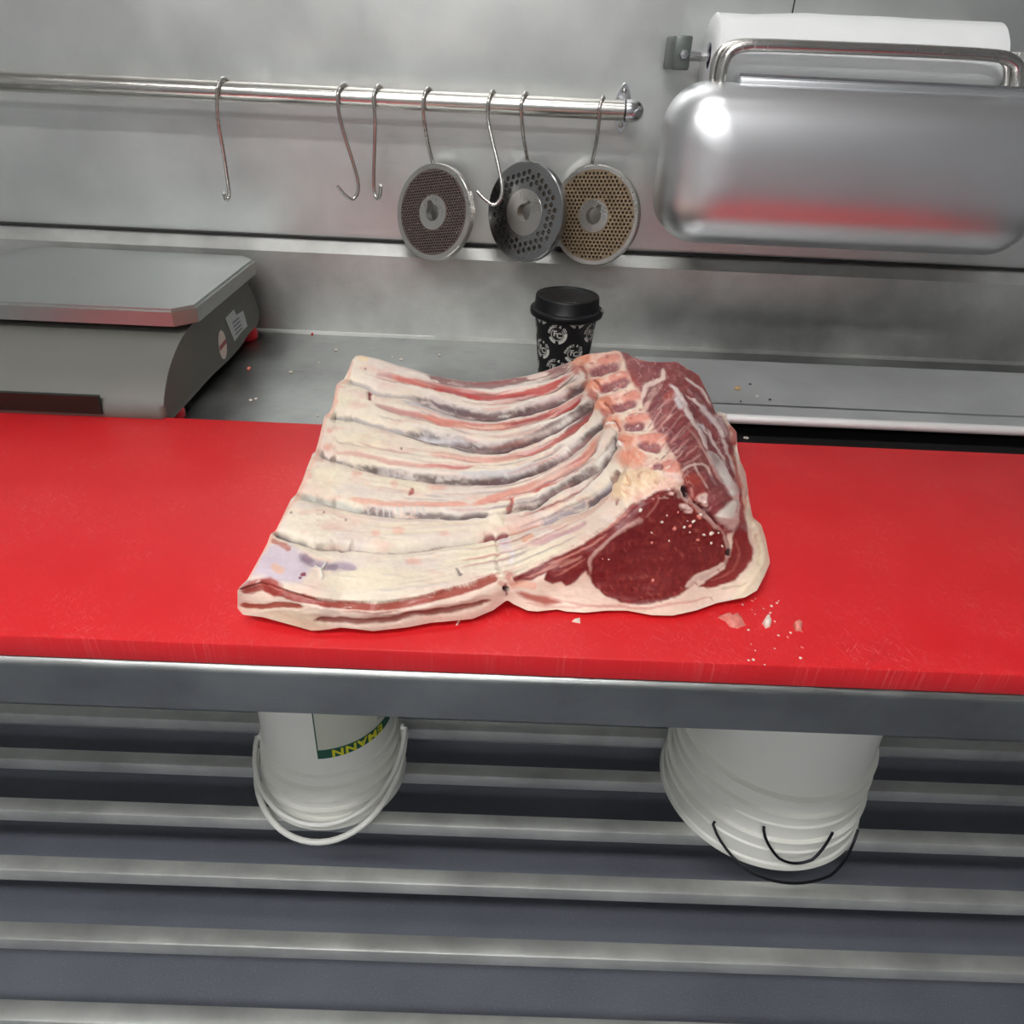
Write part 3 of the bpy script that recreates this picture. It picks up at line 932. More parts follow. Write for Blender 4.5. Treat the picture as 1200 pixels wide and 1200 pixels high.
# ------- chine: sawn bone
poly(CL[:-1] + [(745, 590), (765, 575), (803, 572)] + CR[::-1][1:], (234, 190, 172), 1, 4)
for a, b, w_, h_ in ((681, 422, 24, 12), (694, 450, 26, 14), (708, 473, 26, 16), (716, 495, 22, 14), (741, 537, 30, 22), (736, 515, 20, 16)):
    blob(a, b, w_, h_, -15, (232, 148, 118), .9, .7, .001)
for a, b in ((694, 462), (710, 484), (676, 434), (727, 520)):
    blob(a, b, 10, 9, 30, (186, 78, 66), .75, .7)
for a, b, w_, h_, q in ((725, 430, 40, 10, -15), (738, 453, 34, 10, -15), (746, 479, 22, 10, -10), (752, 504, 24, 8, -8), (735, 487, 20, 8, -10), (775, 532, 34, 12, -6), (750, 508, 30, 8, -4)):
    blob(a, b, w_, h_, q, (238, 214, 192), .9, .6)
VERT = [((713, 421, 27, 9, -14), (708, 433, 37, 12, -16)), ((726, 441, 26, 9, -14), (720, 452, 37, 11, -18)), ((739, 465, 24, 9, -10), (731, 476, 29, 11, -12)),
        ((748, 490, 27, 10, -8), (742, 500, 23, 10, -4)), ((765, 514, 32, 12, -5), (761, 524, 27, 10, 4)), ((787, 547, 24, 14, 10), (771, 549, 11, 11, 0))]
for pk, pu in VERT:
    blob(*pk, (222, 146, 126), .95, .4, .0008)
    blob(*pu, (146, 82, 84), .95, .35, -.0012, veins=(214, 160, 150))
for a, b, w_, h_ in ((743, 566, 48, 30), (730, 578, 24, 20), (765, 560, 34, 16)):
    blob(a, b, w_, h_, -12, (240, 208, 172), .9, .6, .002)
stroke([(738, 560), (739, 572)], 2, (200, 150, 110), .8, .5, -.002)
blob(727, 522, 10, 6, 0, (244, 234, 226), 1, .5, .002, warp=.4)
stroke([(712, 500), (722, 496)], 3, (244, 236, 226), 1, .4, .001, warp=.4)
stroke([(775, 556), (790, 558), (800, 566)], 6, (238, 204, 196), .8, .6, brk=.3)
# ------- spinal muscle, right slope
SP = [(726, 410), (736, 414), (741, 418), (760, 423), (784, 423), (793, 423), (813, 435), (820, 440), (826, 452), (834, 469), (840, 486), (852, 500), (860, 530), (867, 560), (870, 590), (872, 618), (862, 622), (850, 626), (828, 604), (806, 578), (800, 560), (796, 545), (785, 524), (768, 502), (756, 482), (752, 462), (738, 440)]
poly(SP, (142, 66, 68), 1, 3)
sm = inside(PX, PY, SP)
fib = fbm((PX * .5 + PY * .85) / 3.2, (PX * .85 - PY * .5) / 30, 3)
tint(np.clip((fib - .55) / .12, 0, 1) * sm * .32, (184, 114, 110))
tint(np.clip((.43 - fib) / .12, 0, 1) * sm * .4, (112, 44, 50))
mot = fbm(PX / 14 + 3, PY / 14, 3)
tint(np.clip((mot - .55) / .1, 0, 1) * sm * .35, (170, 84, 74))
SEAM = (228, 206, 200)
stroke([(752, 468), (758, 452), (768, 448), (776, 444), (777, 430)], 6, (232, 200, 186), .95, .5, .0008)
stroke([(754, 490), (762, 466), (768, 452)], 6, (230, 190, 174), .85, .6)
stroke([(784, 449), (792, 458), (800, 468), (804, 480), (812, 495), (820, 508), (830, 528)], 6, SEAM, .95, .5, .001)
stroke([(788, 462), (796, 470), (801, 480)], 8, (232, 222, 222), .85, .6)
stroke([(801, 470), (803, 480)], 5, (150, 126, 146), .8, .6)
stroke([(801, 443), (812, 449), (822, 459), (832, 475)], 3.2, SEAM, .9, .5, .0008)
stroke([(803, 463), (814, 470), (824, 481), (836, 495), (844, 510), (850, 524), (856, 540), (862, 558)], 4, SEAM, .95, .5, .0008)
stroke([(820, 476), (830, 488), (838, 498)], 7, (206, 196, 206), .7, .7)
blob(821, 501, 12, 9, 35, (220, 212, 214), .95, .6)
stroke([(822, 500), (832, 514), (844, 530), (850, 545)], 3.5, SEAM, .9, .5)
stroke([(828, 528), (838, 540), (848, 556), (858, 576), (864, 590)], 12, (232, 220, 212), .95, .5, .002, taper=.2)
stroke([(805, 500), (820, 520), (836, 548), (846, 570)], 2.6, (206, 160, 150), .8, .6)
stroke([(812, 540), (818, 556), (830, 574)], 3, (220, 186, 174), .8, .6)
stroke([(796, 552), (808, 546), (822, 544), (832, 552), (838, 570)], 3, (228, 196, 184), .9, .5)
for a, b, c_, d_ in ((765, 510, 795, 470), (776, 512, 800, 484), (785, 520, 808, 500), (770, 480, 790, 462), (790, 532, 812, 512), (796, 540, 818, 522), (760, 500, 775, 478), (800, 545, 822, 532)):
    stroke([(a, b), ((a + c_) / 2 + 2, (b + d_) / 2 - 1), (c_, d_)], 2, (214, 160, 152), .8, .6, warp=.8)
for q in ((775, 466, 22, 22, -50), (788, 497, 30, 13, -35), (798, 520, 34, 12, -25), (770, 432, 20, 10, 0), (750, 428, 16, 14, 50)):
    blob(*q, (130, 60, 66), .6, .8)
for q in ((783, 465, 16, 10, -40), (745, 448, 8, 20, -25), (815, 585, 20, 26, 20), (812, 562, 26, 14, 10)):
    blob(*q, (186, 72, 56), .65, .9)
for q in ((811, 474, 16, 9, 50), (828, 518, 8, 22, -35), (813, 497, 22, 7, 50), (842, 548, 8, 20, -30), (836, 562, 8, 14, -30)):
    blob(*q, (122, 56, 62), .75, .8)
stroke([(838, 486), (845, 505), (850, 515)], 10, (216, 180, 180), .9, .6, .002)
stroke([(852, 500), (860, 506), (858, 522)], 8, (198, 96, 82), .9, .6, .002)
blob(850, 486, 5, 5, 0, (240, 220, 212), 1, .5, .002)
stroke([(858, 530), (862, 550), (868, 575)], 5, (206, 122, 98), .7, .7)
stroke([(862, 530), (868, 548), (870, 565), (873, 585)], 7, (232, 200, 186), .9, .6, .0015)
stroke([(866, 590), (870, 606), (873, 622)], 5, (140, 84, 84), .8, .6)
# cartilage knob, canal and crumbly fat at the corner
poly([(836, 604), (846, 598), (858, 586), (866, 588), (867, 604), (861, 622), (852, 618), (842, 610)], (238, 228, 216), 1, 4, .003)
stroke([(798, 572), (803, 583), (814, 592), (824, 603), (836, 614), (846, 622)], 6, (206, 166, 156), .85, .6, .001)
blob(803, 577, 9, 15, -25, (52, 30, 38), 1, .4, -.004, warp=.3)
stroke([(797, 570), (799, 580), (806, 590)], 3, (226, 196, 186), .95, .5, .001, warp=.4)
stroke([(809, 570), (812, 582)], 3, (206, 140, 130), .9, .5, warp=.4)
stroke([(811, 586), (826, 598), (842, 616)], 3, (84, 34, 34), .85, .5, -.002, warp=.5)
for a, b, w_ in ((801, 594, 9), (807, 598, 9), (823, 584, 12), (826, 590, 8), (787, 578, 5), (784, 574, 5)):
    blob(a, b, w_, w_ * .8, 0, (240, 206, 194), 1, .5, .002)
# creases, their shade painted dark, beside the red streaks where the ribs run up to the backbone
for ln in ([(596, 470), (640, 463), (664, 449), (679, 436)], [(606, 500), (645, 489), (668, 478), (688, 463)], [(618, 534), (650, 522), (671, 509), (689, 491), (698, 476)], [(655, 563), (690, 537), (705, 514)], [(640, 447), (660, 438), (674, 428)], [(660, 468), (678, 457), (690, 446)], [(672, 492), (690, 476), (699, 464)], [(690, 518), (704, 500), (711, 487)]):
    stroke(ln, 2.0, (92, 48, 48), .85, .6, -.0018, taper=.3, warp=.4)
for ln in ([(610, 473), (645, 465), (668, 452)], [(620, 502), (652, 491), (674, 478)], [(625, 537), (655, 525), (678, 510), (694, 490)], [(640, 570), (670, 555), (696, 535), (712, 510)], [(655, 578), (690, 553), (716, 520)], [(665, 592), (700, 566), (722, 535)]):
    stroke(ln, 3.0, (232, 222, 210), .9, .6, .001, taper=.3, warp=.5)
# pink cut rim down the left ends of the ribs
stroke([(414, 424), (405, 446), (396, 452), (389, 482), (382, 490), (372, 530), (362, 552), (350, 580), (337, 600), (320, 628), (306, 655), (292, 682)], 4, (234, 184, 164), .7, .8, warp=.8, taper=.02)
# grain in the sawn bone and the muscle beside it
chp = (PX > np.interp(PY, *zip(*[(b, a) for a, b in CL]))) & (PX < np.interp(PY, *zip(*[(b, a) for a, b in CR]))) & (PY < 585)
g1, g2 = fbm(PX / 4.5 + 9, PY / 4.5, 3), fbm(PX / 6, PY / 5 + 60, 3)
tint(np.clip((g1 - .56) / .1, 0, 1) * chp * .3, (246, 226, 208))
tint(np.clip((g2 - .57) / .1, 0, 1) * chp * .22, (206, 112, 98))
tint(np.clip((.36 - g1) / .08, 0, 1) * chp * .25, (178, 92, 84))
v1 = fbm(PX / 11 + PY / 16 + 4, PY / 15 - PX / 26, 2)
tint(np.clip(1 - np.abs(v1 - .5) / .022, 0, 1) * sm * .65, (224, 190, 182))
v2 = fbm(PX / 16 + 44, PY / 16 + 3, 3)
tint(np.clip((v2 - .56) / .1, 0, 1) * sm * .35, (112, 46, 52))
for pk, pu in VERT:
    blob(*pk, (226, 142, 124), .7, .4)
    blob(*pu, (136, 70, 76), .85, .35, veins=(206, 146, 140))
    blob(pu[0] - 1, pu[1] + pu[3] * .62, pu[2] * .9, 3.5, pu[4], (240, 216, 198), .8, .6)
for ln in ([(628, 672), (660, 655), (700, 633)], [(650, 676), (672, 664), (690, 654)], [(612, 678), (640, 668), (660, 660)], [(700, 628), (720, 612), (742, 594)]):
    stroke(ln, 2.2, (190, 118, 104), .75, .6, taper=.3, warp=.8)
for a, b in ((700, 452), (713, 478), (683, 436), (722, 500)):
    stroke([(a - 5, b - 7), (a + 2, b), (a + 3, b + 8)], 3, (150, 54, 50), .8, .6, -.001)
# loose membrane threads and streaks running along the ribs
T0 = [(418, 422), (470, 434), (520, 446), (570, 453), (620, 446), (660, 432), (684, 422)]
FR = [(285, 688), (330, 690), (400, 706), (450, 706), (503, 698), (553, 684), (603, 672), (643, 655), (680, 637), (710, 618), (736, 592)]
LINES = []
for g in [T0] + G + [FR]:
    c_ = catmull(g, 6)
    l_ = np.concatenate([[0], np.cumsum(np.hypot(*np.diff(c_, axis=0).T))])
    q_ = np.linspace(0, l_[-1], 60)
    LINES.append(np.stack([np.interp(q_, l_, c_[:, 0]), np.interp(q_, l_, c_[:, 1])], 1))
rs = np.random.default_rng(23)
PAL = [((240, 230, 218), .6), ((226, 206, 200), .6), ((214, 150, 138), .5), ((196, 116, 108), .5), ((150, 126, 128), .5), ((110, 84, 84), .55), ((234, 196, 176), .5)]
for i in range(260):
    b_ = int(rs.integers(0, 6))
    f_ = rs.uniform(.08, .92)
    st_ = rs.beta(2.0, 1.2) * 50
    ln_ = rs.uniform(5, 16)
    i0, i1 = int(st_), int(min(59, st_ + ln_))
    if i1 - i0 < 3: continue
    pts_ = LINES[b_][i0:i1] * (1 - f_) + LINES[b_ + 1][i0:i1] * f_
    right = pts_[:, 0].mean() > 560
    near = b_ >= 4 and not right
    c_, a_ = PAL[int(rs.integers(0, 2 if near else 7))]
    if not right and c_[0] < 160 and b_ > 3: continue
    w_ = rs.uniform(1.0, 2.6)
    stroke([tuple(p) for p in pts_[::2]], w_, c_, a_ * (1.0 if right else .6), .7, .0005 if c_[0] > 215 else -.0005, taper=.35, warp=.6)
for g, w_ in zip(G[:4], (8, 9, 8, 8)):
    stroke(g[-8:-1], w_, (112, 82, 80), .7, .5, -.001, brk=.45, taper=.2, nscale=7)
    stroke(g[-7:-1], 2.2, (78, 54, 54), .75, .6, -.0012, taper=.3, warp=.6)
blob(592.5, 691, 7, 7, 0, (64, 42, 42), .95, .6, -.002)
stroke([(592, 682), (593, 698)], 3, (120, 66, 62), .8, .6)
for q in ((588, 684, 10, 7, 20), (599, 682, 10, 8, -10)):
    blob(*q, (200, 116, 104), .6, .8)
stroke([(281, 692), (296, 686), (310, 684), (322, 690), (336, 698)], 8, (168, 70, 62), .85, .6, .0012, brk=.3)
# fibres of the muscle beside the backbone
for i in range(70):
    a_, b_ = rs.uniform(752, 806), rs.uniform(445, 545)
    if b_ > 450 + (a_ - 752) * 2.0 + 40 or b_ < 440 + (a_ - 770) * .9: continue
    l_ = rs.uniform(6, 15)
    c_ = ((206, 146, 140), (112, 40, 48), (176, 84, 80), (228, 186, 176))[int(rs.integers(0, 4))]
    stroke([(a_ - l_ * .6, b_ + l_ * .5), (a_, b_), (a_ + l_ * .55, b_ - l_ * .6)], rs.uniform(1.0, 2.2), c_, .7, .6, .0004 if c_[0] > 190 else -.0004, taper=.4, warp=.5)
for i in range(60):
    u_ = rs.uniform(0, 1)
    a_, b_ = 800 + 58 * u_ + rs.uniform(-14, 14), 445 + 135 * u_ + rs.uniform(-12, 12)
    l_ = rs.uniform(7, 18)
    c_ = ((226, 204, 200), (116, 48, 54), (190, 120, 114), (150, 66, 64))[int(rs.integers(0, 4))]
    stroke([(a_ - l_ * .28, b_ - l_ * .5), (a_, b_), (a_ + l_ * .3, b_ + l_ * .5)], rs.uniform(1.0, 2.4), c_, .42, .6, .0005 if c_[0] > 200 else -.0004, taper=.4, warp=.5)
for i in range(36):
    a_, b_ = rs.uniform(735, 806), rs.uniform(418, 446)
    stroke([(a_, b_ - 3), (a_ + rs.uniform(-2, 2), b_ + 3)], rs.uniform(1, 2.2), ((214, 160, 154), (112, 44, 50))[i % 2], .6, .6, taper=.4, warp=.6)
stroke([(784, 449), (792, 458), (800, 468), (804, 480), (812, 495), (820, 508), (830, 528)], 5, SEAM, .85, .5, warp=.7)
stroke([(803, 463), (814, 470), (824, 481), (836, 495), (844, 510), (850, 524), (856, 540), (862, 558)], 3.4, SEAM, .85, .5, warp=.7)
stroke([(828, 528), (838, 540), (848, 556), (858, 576), (864, 590)], 9, (236, 226, 218), .85, .5, taper=.2, warp=.7)
stroke([(801, 443), (812, 449), (822, 459), (832, 475)], 2.6, SEAM, .8, .5, warp=.7)
stroke([(752, 468), (758, 452), (768, 448), (776, 444), (777, 430)], 5, (236, 206, 194), .85, .5, warp=.8)
for q in ((813, 482, 9, 18, -40), (826, 512, 8, 22, -35), (836, 538, 7, 18, -30), (815, 462, 16, 9, 40)):
    blob(*q, (122, 52, 58), .6, .8)
# chips and threads on the sawn bone
for i in range(60):
    u_ = rs.uniform(0, 1)
    a_, b_ = 700 + 82 * u_ + rs.uniform(-18, 18), 420 + 140 * u_ + rs.uniform(-6, 6)
    l_ = rs.uniform(3, 9)
    c_ = ((248, 232, 218), (196, 92, 80), (236, 176, 150), (170, 90, 88))[int(rs.integers(0, 4))]
    stroke([(a_ - l_ * .5, b_ + l_ * .15), (a_, b_), (a_ + l_ * .5, b_ - l_ * .2)], rs.uniform(1.2, 2.4), c_, .7, .6, .0004 if c_[0] > 220 else -.0003, taper=.4, warp=.6)
# overall fine mottling
mm = fbm(PX / 4, PY / 4, 3)
ACOL = ACOL * (1 + (mm[..., None] - .5) * .14)
ACOL = np.clip(ACOL, .004, .92)
HGT += (fbm(PX / 22 + 5, PY / 8, 3) - .5) * .0014 + (fbm(PX / 5, PY / 3 + 9, 2) - .5) * .0002

# --- normals of the smooth shape, then relief along them
du = np.gradient(BASE, axis=0)
dv = np.gradient(BASE, axis=1)
NRM = np.cross(du, dv)
NRM /= np.linalg.norm(NRM, axis=-1, keepdims=True) + 1e-12
flip = np.sign((NRM * (CAM - BASE)).sum(-1, keepdims=True))
NRM *= np.where(flip == 0, 1, flip)
edge = np.minimum(1, np.minimum(np.minimum(tt, 1 - tt)[None, :] * (yb - yt)[:, None] / 4, np.minimum(gx - gx[0], gx[-1] - gx)[:, None] / 4))
SURF = BASE + NRM * (HGT * edge)[..., None]
SURF[..., 2] = np.maximum(SURF[..., 2], BZ + .0005)
du = np.gradient(SURF, axis=0)
dv = np.gradient(SURF, axis=1)
VN = np.cross(du, dv)
VN /= np.linalg.norm(VN, axis=-1, keepdims=True) + 1e-12
flip = np.sign((VN * (CAM - SURF)).sum(-1, keepdims=True))
VN *= np.where(flip == 0, 1, flip)

# --- parts by region (quad centres)
cx_ = (PX[:-1, :-1] + PX[1:, 1:]) / 2
cy_ = (PY[:-1, :-1] + PY[1:, 1:]) / 2
part = np.full(cx_.shape, 'fat_cap', dtype=object)
ribm = (cy_ < np.interp(cx_, *zip(*FS))) & (cx_ < np.interp(cy_, *zip(*[(b, a) for a, b in CL])))
band = sum((cy_ > np.interp(cx_, *zip(*g), left=-1e3 if False else g[0][1], right=g[-1][1])).astype(int) for g in G)
for k in range(6):
    part[ribm & (band == k)] = 'rib%d' % k
flank = (cy_ >= np.interp(cx_, *zip(*FS))) & (cx_ < 594)
part[flank] = 'flank_edge'
chm = (cx_ >= np.interp(cy_, *zip(*[(b, a) for a, b in CL]))) & (cx_ < np.interp(cy_, *zip(*[(b, a) for a, b in CR]))) & (cy_ < np.interp(cx_, *zip(*FS)) + 3) & (cy_ < 590) & ~ribm
part[chm] = 'chine_bone'
part[inside(cx_, cy_, SP) & ~chm] = 'spinal_muscle'
EYE = [(601, 676), (643, 657), (680, 639), (710, 620), (743, 589), (757, 583), (770, 575), (790, 573), (800, 577), (826, 602), (848, 626), (852, 645), (850, 662), (830, 671), (815, 677), (806, 692), (796, 698), (775, 706), (750, 709), (728, 707), (710, 700), (697, 688), (690, 674), (686, 670), (675, 682), (664, 687), (658, 680), (648, 684), (638, 680), (640, 672), (622, 680), (604, 684)]
part[inside(cx_, cy_, EYE)] = 'eye_muscle'
part[inside(cx_, cy_, [(861, 621), (872, 617), (881, 640), (882, 656), (862, 680), (836, 688), (818, 687), (832, 677), (850, 666), (856, 648)])] = 'cap_muscle'
for k, (pk, pu) in enumerate(VERT):
    for (ex, ey, w_, h_, q) in (pk, pu):
        c, s = cos(radians(q)), sin(radians(q))
        u = ((cx_ - ex) * c + (cy_ - ey) * s) / (w_ / 2)
        v_ = (-(cx_ - ex) * s + (cy_ - ey) * c) / (h_ / 2)
        part[u * u + v_ * v_ < 1] = 'vertebra%d' % k
part[inside(cx_, cy_, [(836, 604), (846, 598), (858, 586), (866, 588), (867, 604), (861, 622), (852, 618), (842, 610)])] = 'cartilage'

roast = empty('beef_rib_joint', (0, .55, BZ))
roast['_world'] = 1
tag(roast, 'large raw beef rib joint lying rib side up on the red board', 'meat')
FLATV, FLATN, FLATC = SURF.reshape(-1, 3), VN.reshape(-1, 3), ACOL.reshape(-1, 3)
idx = np.arange(NC * NR).reshape(NC, NR)
quads = np.stack([idx[:-1, :-1], idx[:-1, 1:], idx[1:, 1:], idx[1:, :-1]], -1)


def meat_part(name, verts, faces, norms, cols, label=None):
    me = bpy.data.meshes.new(name)
    me.vertices.add(len(verts))
    me.vertices.foreach_set('co', np.asarray(verts, np.float32).ravel())
    nf = len(faces)
    kk = faces.shape[1]
    me.loops.add(nf * kk)
    me.loops.foreach_set('vertex_index', faces.astype(np.int32).ravel())
    me.polygons.add(nf)
    me.polygons.foreach_set('loop_start', np.arange(0, nf * kk, kk, dtype=np.int32))
    me.update(calc_edges=True)
    at = me.color_attributes.new('flesh', 'FLOAT_COLOR', 'POINT')
    at.data.foreach_set('color', np.hstack([cols, np.ones((len(cols), 1))]).astype(np.float32).ravel())
    me.shade_smooth()
    if norms is not None:
        me.normals_split_custom_set_from_vertices([tuple(map(float, n)) for n in norms])
    o = link(name, me, M['meat'], roast)
    if label: o['label'] = label
    return o


qn = np.cross(FLATV[quads[..., 2]] - FLATV[quads[..., 0]], FLATV[quads[..., 3]] - FLATV[quads[..., 1]])
wrong = (qn * (CAM - FLATV[quads[..., 0]])).sum(-1).mean() < 0
if wrong:
    quads = quads[..., ::-1]
PLAB = dict(eye_muscle='dark red eye muscle on the cut face', spinal_muscle='red muscle sloping down beside the sawn backbone', chine_bone='sawn pinkish backbone strip', fat_cap='cream fat cover round the outside', flank_edge='layered fat and lean on the front cut edge', cap_muscle='small lean muscle inside the fat rim', cartilage='white cartilage knob at the corner')
for nm in sorted(set(part.ravel())):
    q = quads[part == nm]
    if not len(q): continue
    used, inv = np.unique(q.ravel(), return_inverse=True)
    base = nm.rstrip('0123456789')
    meat_part(base, FLATV[used], inv.reshape(q.shape), FLATN[used], FLATC[used], PLAB.get(base))

# --- the unseen sides and underside, closing the joint
loop = list(idx[:, 0]) + list(idx[-1, 1:]) + list(idx[::-1, -1][1:]) + list(idx[0, ::-1][1:-1])
LB = FLATV[loop]
cen = np.array([.02, .58])
nxt, prv = np.roll(LB, -1, 0), np.roll(LB, 1, 0)
tang = (np.roll(LB, -6, 0) - np.roll(LB, 6, 0))[:, :2]
out = np.stack([tang[:, 1], -tang[:, 0]], 1)
out /= np.linalg.norm(out, axis=1, keepdims=True) + 1e-9
sg = np.sign(((LB[:, :2] - cen) * out).sum(1))
out *= np.where(sg == 0, 1, sg)[:, None]
for _ in range(12):
    out = (out + np.roll(out, 1, 0) + np.roll(out, -1, 0)) / 3
hgt = LB[:, 2] - (BZ + .0004)
is_top = np.arange(len(loop)) < NC
wf_ = np.where(is_top, np.clip((.455 - LB[:, 1]) / .045, 0, 1), np.clip((.52 - LB[:, 1]) / .03, 0, 1))
wf_ = wf_ * wf_ * (3 - 2 * wf_)
rings = [LB]
for fr, bo in ((.12, .35), (.3, .6), (.55, .7), (.8, .45), (1.0, 0.0)):
    p = LB.copy()
    p[:, :2] += out * (np.minimum(.004, hgt * np.where(LB[:, 0] < -.15, .02, .08)) * bo)[:, None]
    tin = cen - LB[:, :2]
    tin /= np.linalg.norm(tin, axis=1, keepdims=True)
    p[:, :2] += tin * (1.7 * hgt * fr * wf_)[:, None]
    p[:, 2] = LB[:, 2] - hgt * fr
    rings.append(p)
nL = len(loop)
SV = np.vstack(rings + [np.array([[.02, .58, BZ + .0004]])])
SF = []
for k in range(len(rings) - 1):
    for i in range(nL):
        j = (i + 1) % nL
        SF.append((k * nL + i, k * nL + j, (k + 1) * nL + j, (k + 1) * nL + i))
for i in range(nL):
    j = (i + 1) % nL
    b0 = (len(rings) - 1) * nL
    SF.append((b0 + i, b0 + j, len(SV) - 1, len(SV) - 1))
me = bpy.data.meshes.new('outer_fat')
me.from_pydata([tuple(map(float, v_)) for v_ in SV], [], [f if f[2] != f[3] else f[:3] for f in SF])
me.update()
at = me.color_attributes.new('flesh', 'FLOAT_COLOR', 'POINT')
cc = np.zeros((len(SV), 4)); cc[:, 3] = 1
cc[:, :3] = s2l((232, 206, 184)) * (1 + .16 * (fbm(SV[:, 0] * 90 + 40, SV[:, 1] * 90 + SV[:, 2] * 120, 3)[:, None] - .5))
for k_, w_ in enumerate((1, .6, .25, .1, 0)):
    cc[k_ * nL:(k_ + 1) * nL, :3] = cc[k_ * nL:(k_ + 1) * nL, :3] * (1 - w_) + FLATC[loop] * w_
at.data.foreach_set('color', cc.astype(np.float32).ravel())
bm = bmesh.new(); bm.from_mesh(me); bmesh.ops.recalc_face_normals(bm, faces=bm.faces); bm.to_mesh(me); bm.free()
o = link('outer_fat', me, M['meat'], roast, smooth=True)
del roast['_world']

# ------------------------------------------------------------------ coffee cup
CX, CY_ = .0672, .903
cup = tag(empty('coffee_cup', (CX, CY_, ZT)), 'black takeaway coffee cup with silver printed roundels and a black lid', 'cup')
H = .106


def cup_r(z): return .0278 + (.0390 - .0278) * z / H


pr = [(0, .003), (.0255, .003), (.0262, .0004), (.0278, .0004)] + [(cup_r(z), z) for z in np.linspace(.002, H, 12)] + [(.0375, H + .001), (.026, .006), (0, .006)]
v, fc = lathe(pr, 72)
mesh_obj('cup_body', v, fc, M['cup'], cup, auto=40)
pr = [(.0395, H - .0075), (.0425, H - .0078), (.0442, H - .0065), (.0447, H - .0035), (.0445, H - .0008), (.0436, H + .0006), (.0405, H + .0012), (.0396, H + .0022), (.0385, H + .0145), (.0378, H + .0162), (.0362, H + .0168), (.0350, H + .0162), (.0345, H + .0152), (.0338, H + .0148), (.012, H + .0142), (0, H + .0142)]
v, fc = lathe(pr, 72)
lid = mesh_obj('lid', v, fc, M['lid'], cup, auto=50)
bm_obj('sip_opening', box(-.007, .007, -.0285, -.0245, H + .0146, H + .0154, .0004), M['rubber'], lid)
bm_obj('lock_tab', box(.0405, .0449, -.012, -.004, H - .002, H + .0014, .0006), M['grey_plastic'], lid)


def text_mesh(s, size, bold=0.0, space=1.0):
    cu = bpy.data.curves.new('lettering', 'FONT')
    cu.body = s
    cu.size = size
    cu.align_x = 'CENTER'
    cu.align_y = 'CENTER'
    cu.resolution_u = 3
    cu.offset = bold
    cu.space_character = space
    ob = bpy.data.objects.new('lettering', cu)
    COL.objects.link(ob)
    dg = bpy.context.evaluated_depsgraph_get()
    me_ = bpy.data.meshes.new_from_object(ob.evaluated_get(dg))
    V = [(p.co.x, p.co.y) for p in me_.vertices]
    Fs = [tuple(p.vertices) for p in me_.polygons]
    bpy.data.objects.remove(ob)
    bpy.data.curves.remove(cu)
    bpy.data.meshes.remove(me_)
    return V, Fs


def arc_strip(r0, r1, a0, a1, n=22):
    V, Fs = [], []
    for i in range(n + 1):
        a = radians(a0 + (a1 - a0) * i / n)
        V += [(r0 * cos(a), r0 * sin(a)), (r1 * cos(a), r1 * sin(a))]
    for i in range(n):
        Fs.append((2 * i, 2 * i + 1, 2 * i + 3, 2 * i + 2))
    return V, Fs


def join2(parts):
    V, Fs = [], []
    for a, b in parts:
        k = len(V)
        V += list(a)
        Fs += [tuple(i + k for i in f) for f in b]
    return V, Fs


def move2(vf, dx=0, dy=0, rot=0):
    c, s = cos(rot), sin(rot)
    return [(x * c - y * s + dx, x * s + y * c + dy) for x, y in vf[0]], vf[1]


pieces = [arc_strip(.0070, .0078, 130, 372), arc_strip(.0084, .0118, 205, 258), arc_strip(.0084, .0122, 282, 372), arc_strip(.0070, .0078, 12, 40)]
fF, fC = text_mesh('F', .0098, .0003), text_mesh('C', .0092, .0003)
pieces += [move2(fF, -.0026, .0008), move2(fC, .0024, -.0012)]
word = 'FRANKY & CO'
for i, ch in enumerate(word):
    if ch == ' ': continue
    a = radians(172 - i * (172 - 28) / (len(word) - 1))
    pieces.append(move2(text_mesh(ch, .0045, .00016), .0104 * cos(a), .0104 * sin(a), a - pi / 2))
logoV, logoF = join2(pieces)


def on_cone(V, ang, z0, rf, off=.0003, zmax=9.0):
    out_ = []
    for x, y in V:
        z = min(z0 + y, zmax)
        r_ = rf(z) + off
        a = ang + x / rf(z0)
        out_.append((r_ * sin(a), -r_ * cos(a), z))
    return out_


for c in range(10):
    ang = radians(-54 + 36 * c)
    for z0 in ((.1040, .0600, .0165) if c % 2 == 0 else (.0835, .0395)):
        mesh_obj('printed_roundel', on_cone(logoV, ang, z0, cup_r, zmax=H - .006), logoF, M['print_grey'], cup)

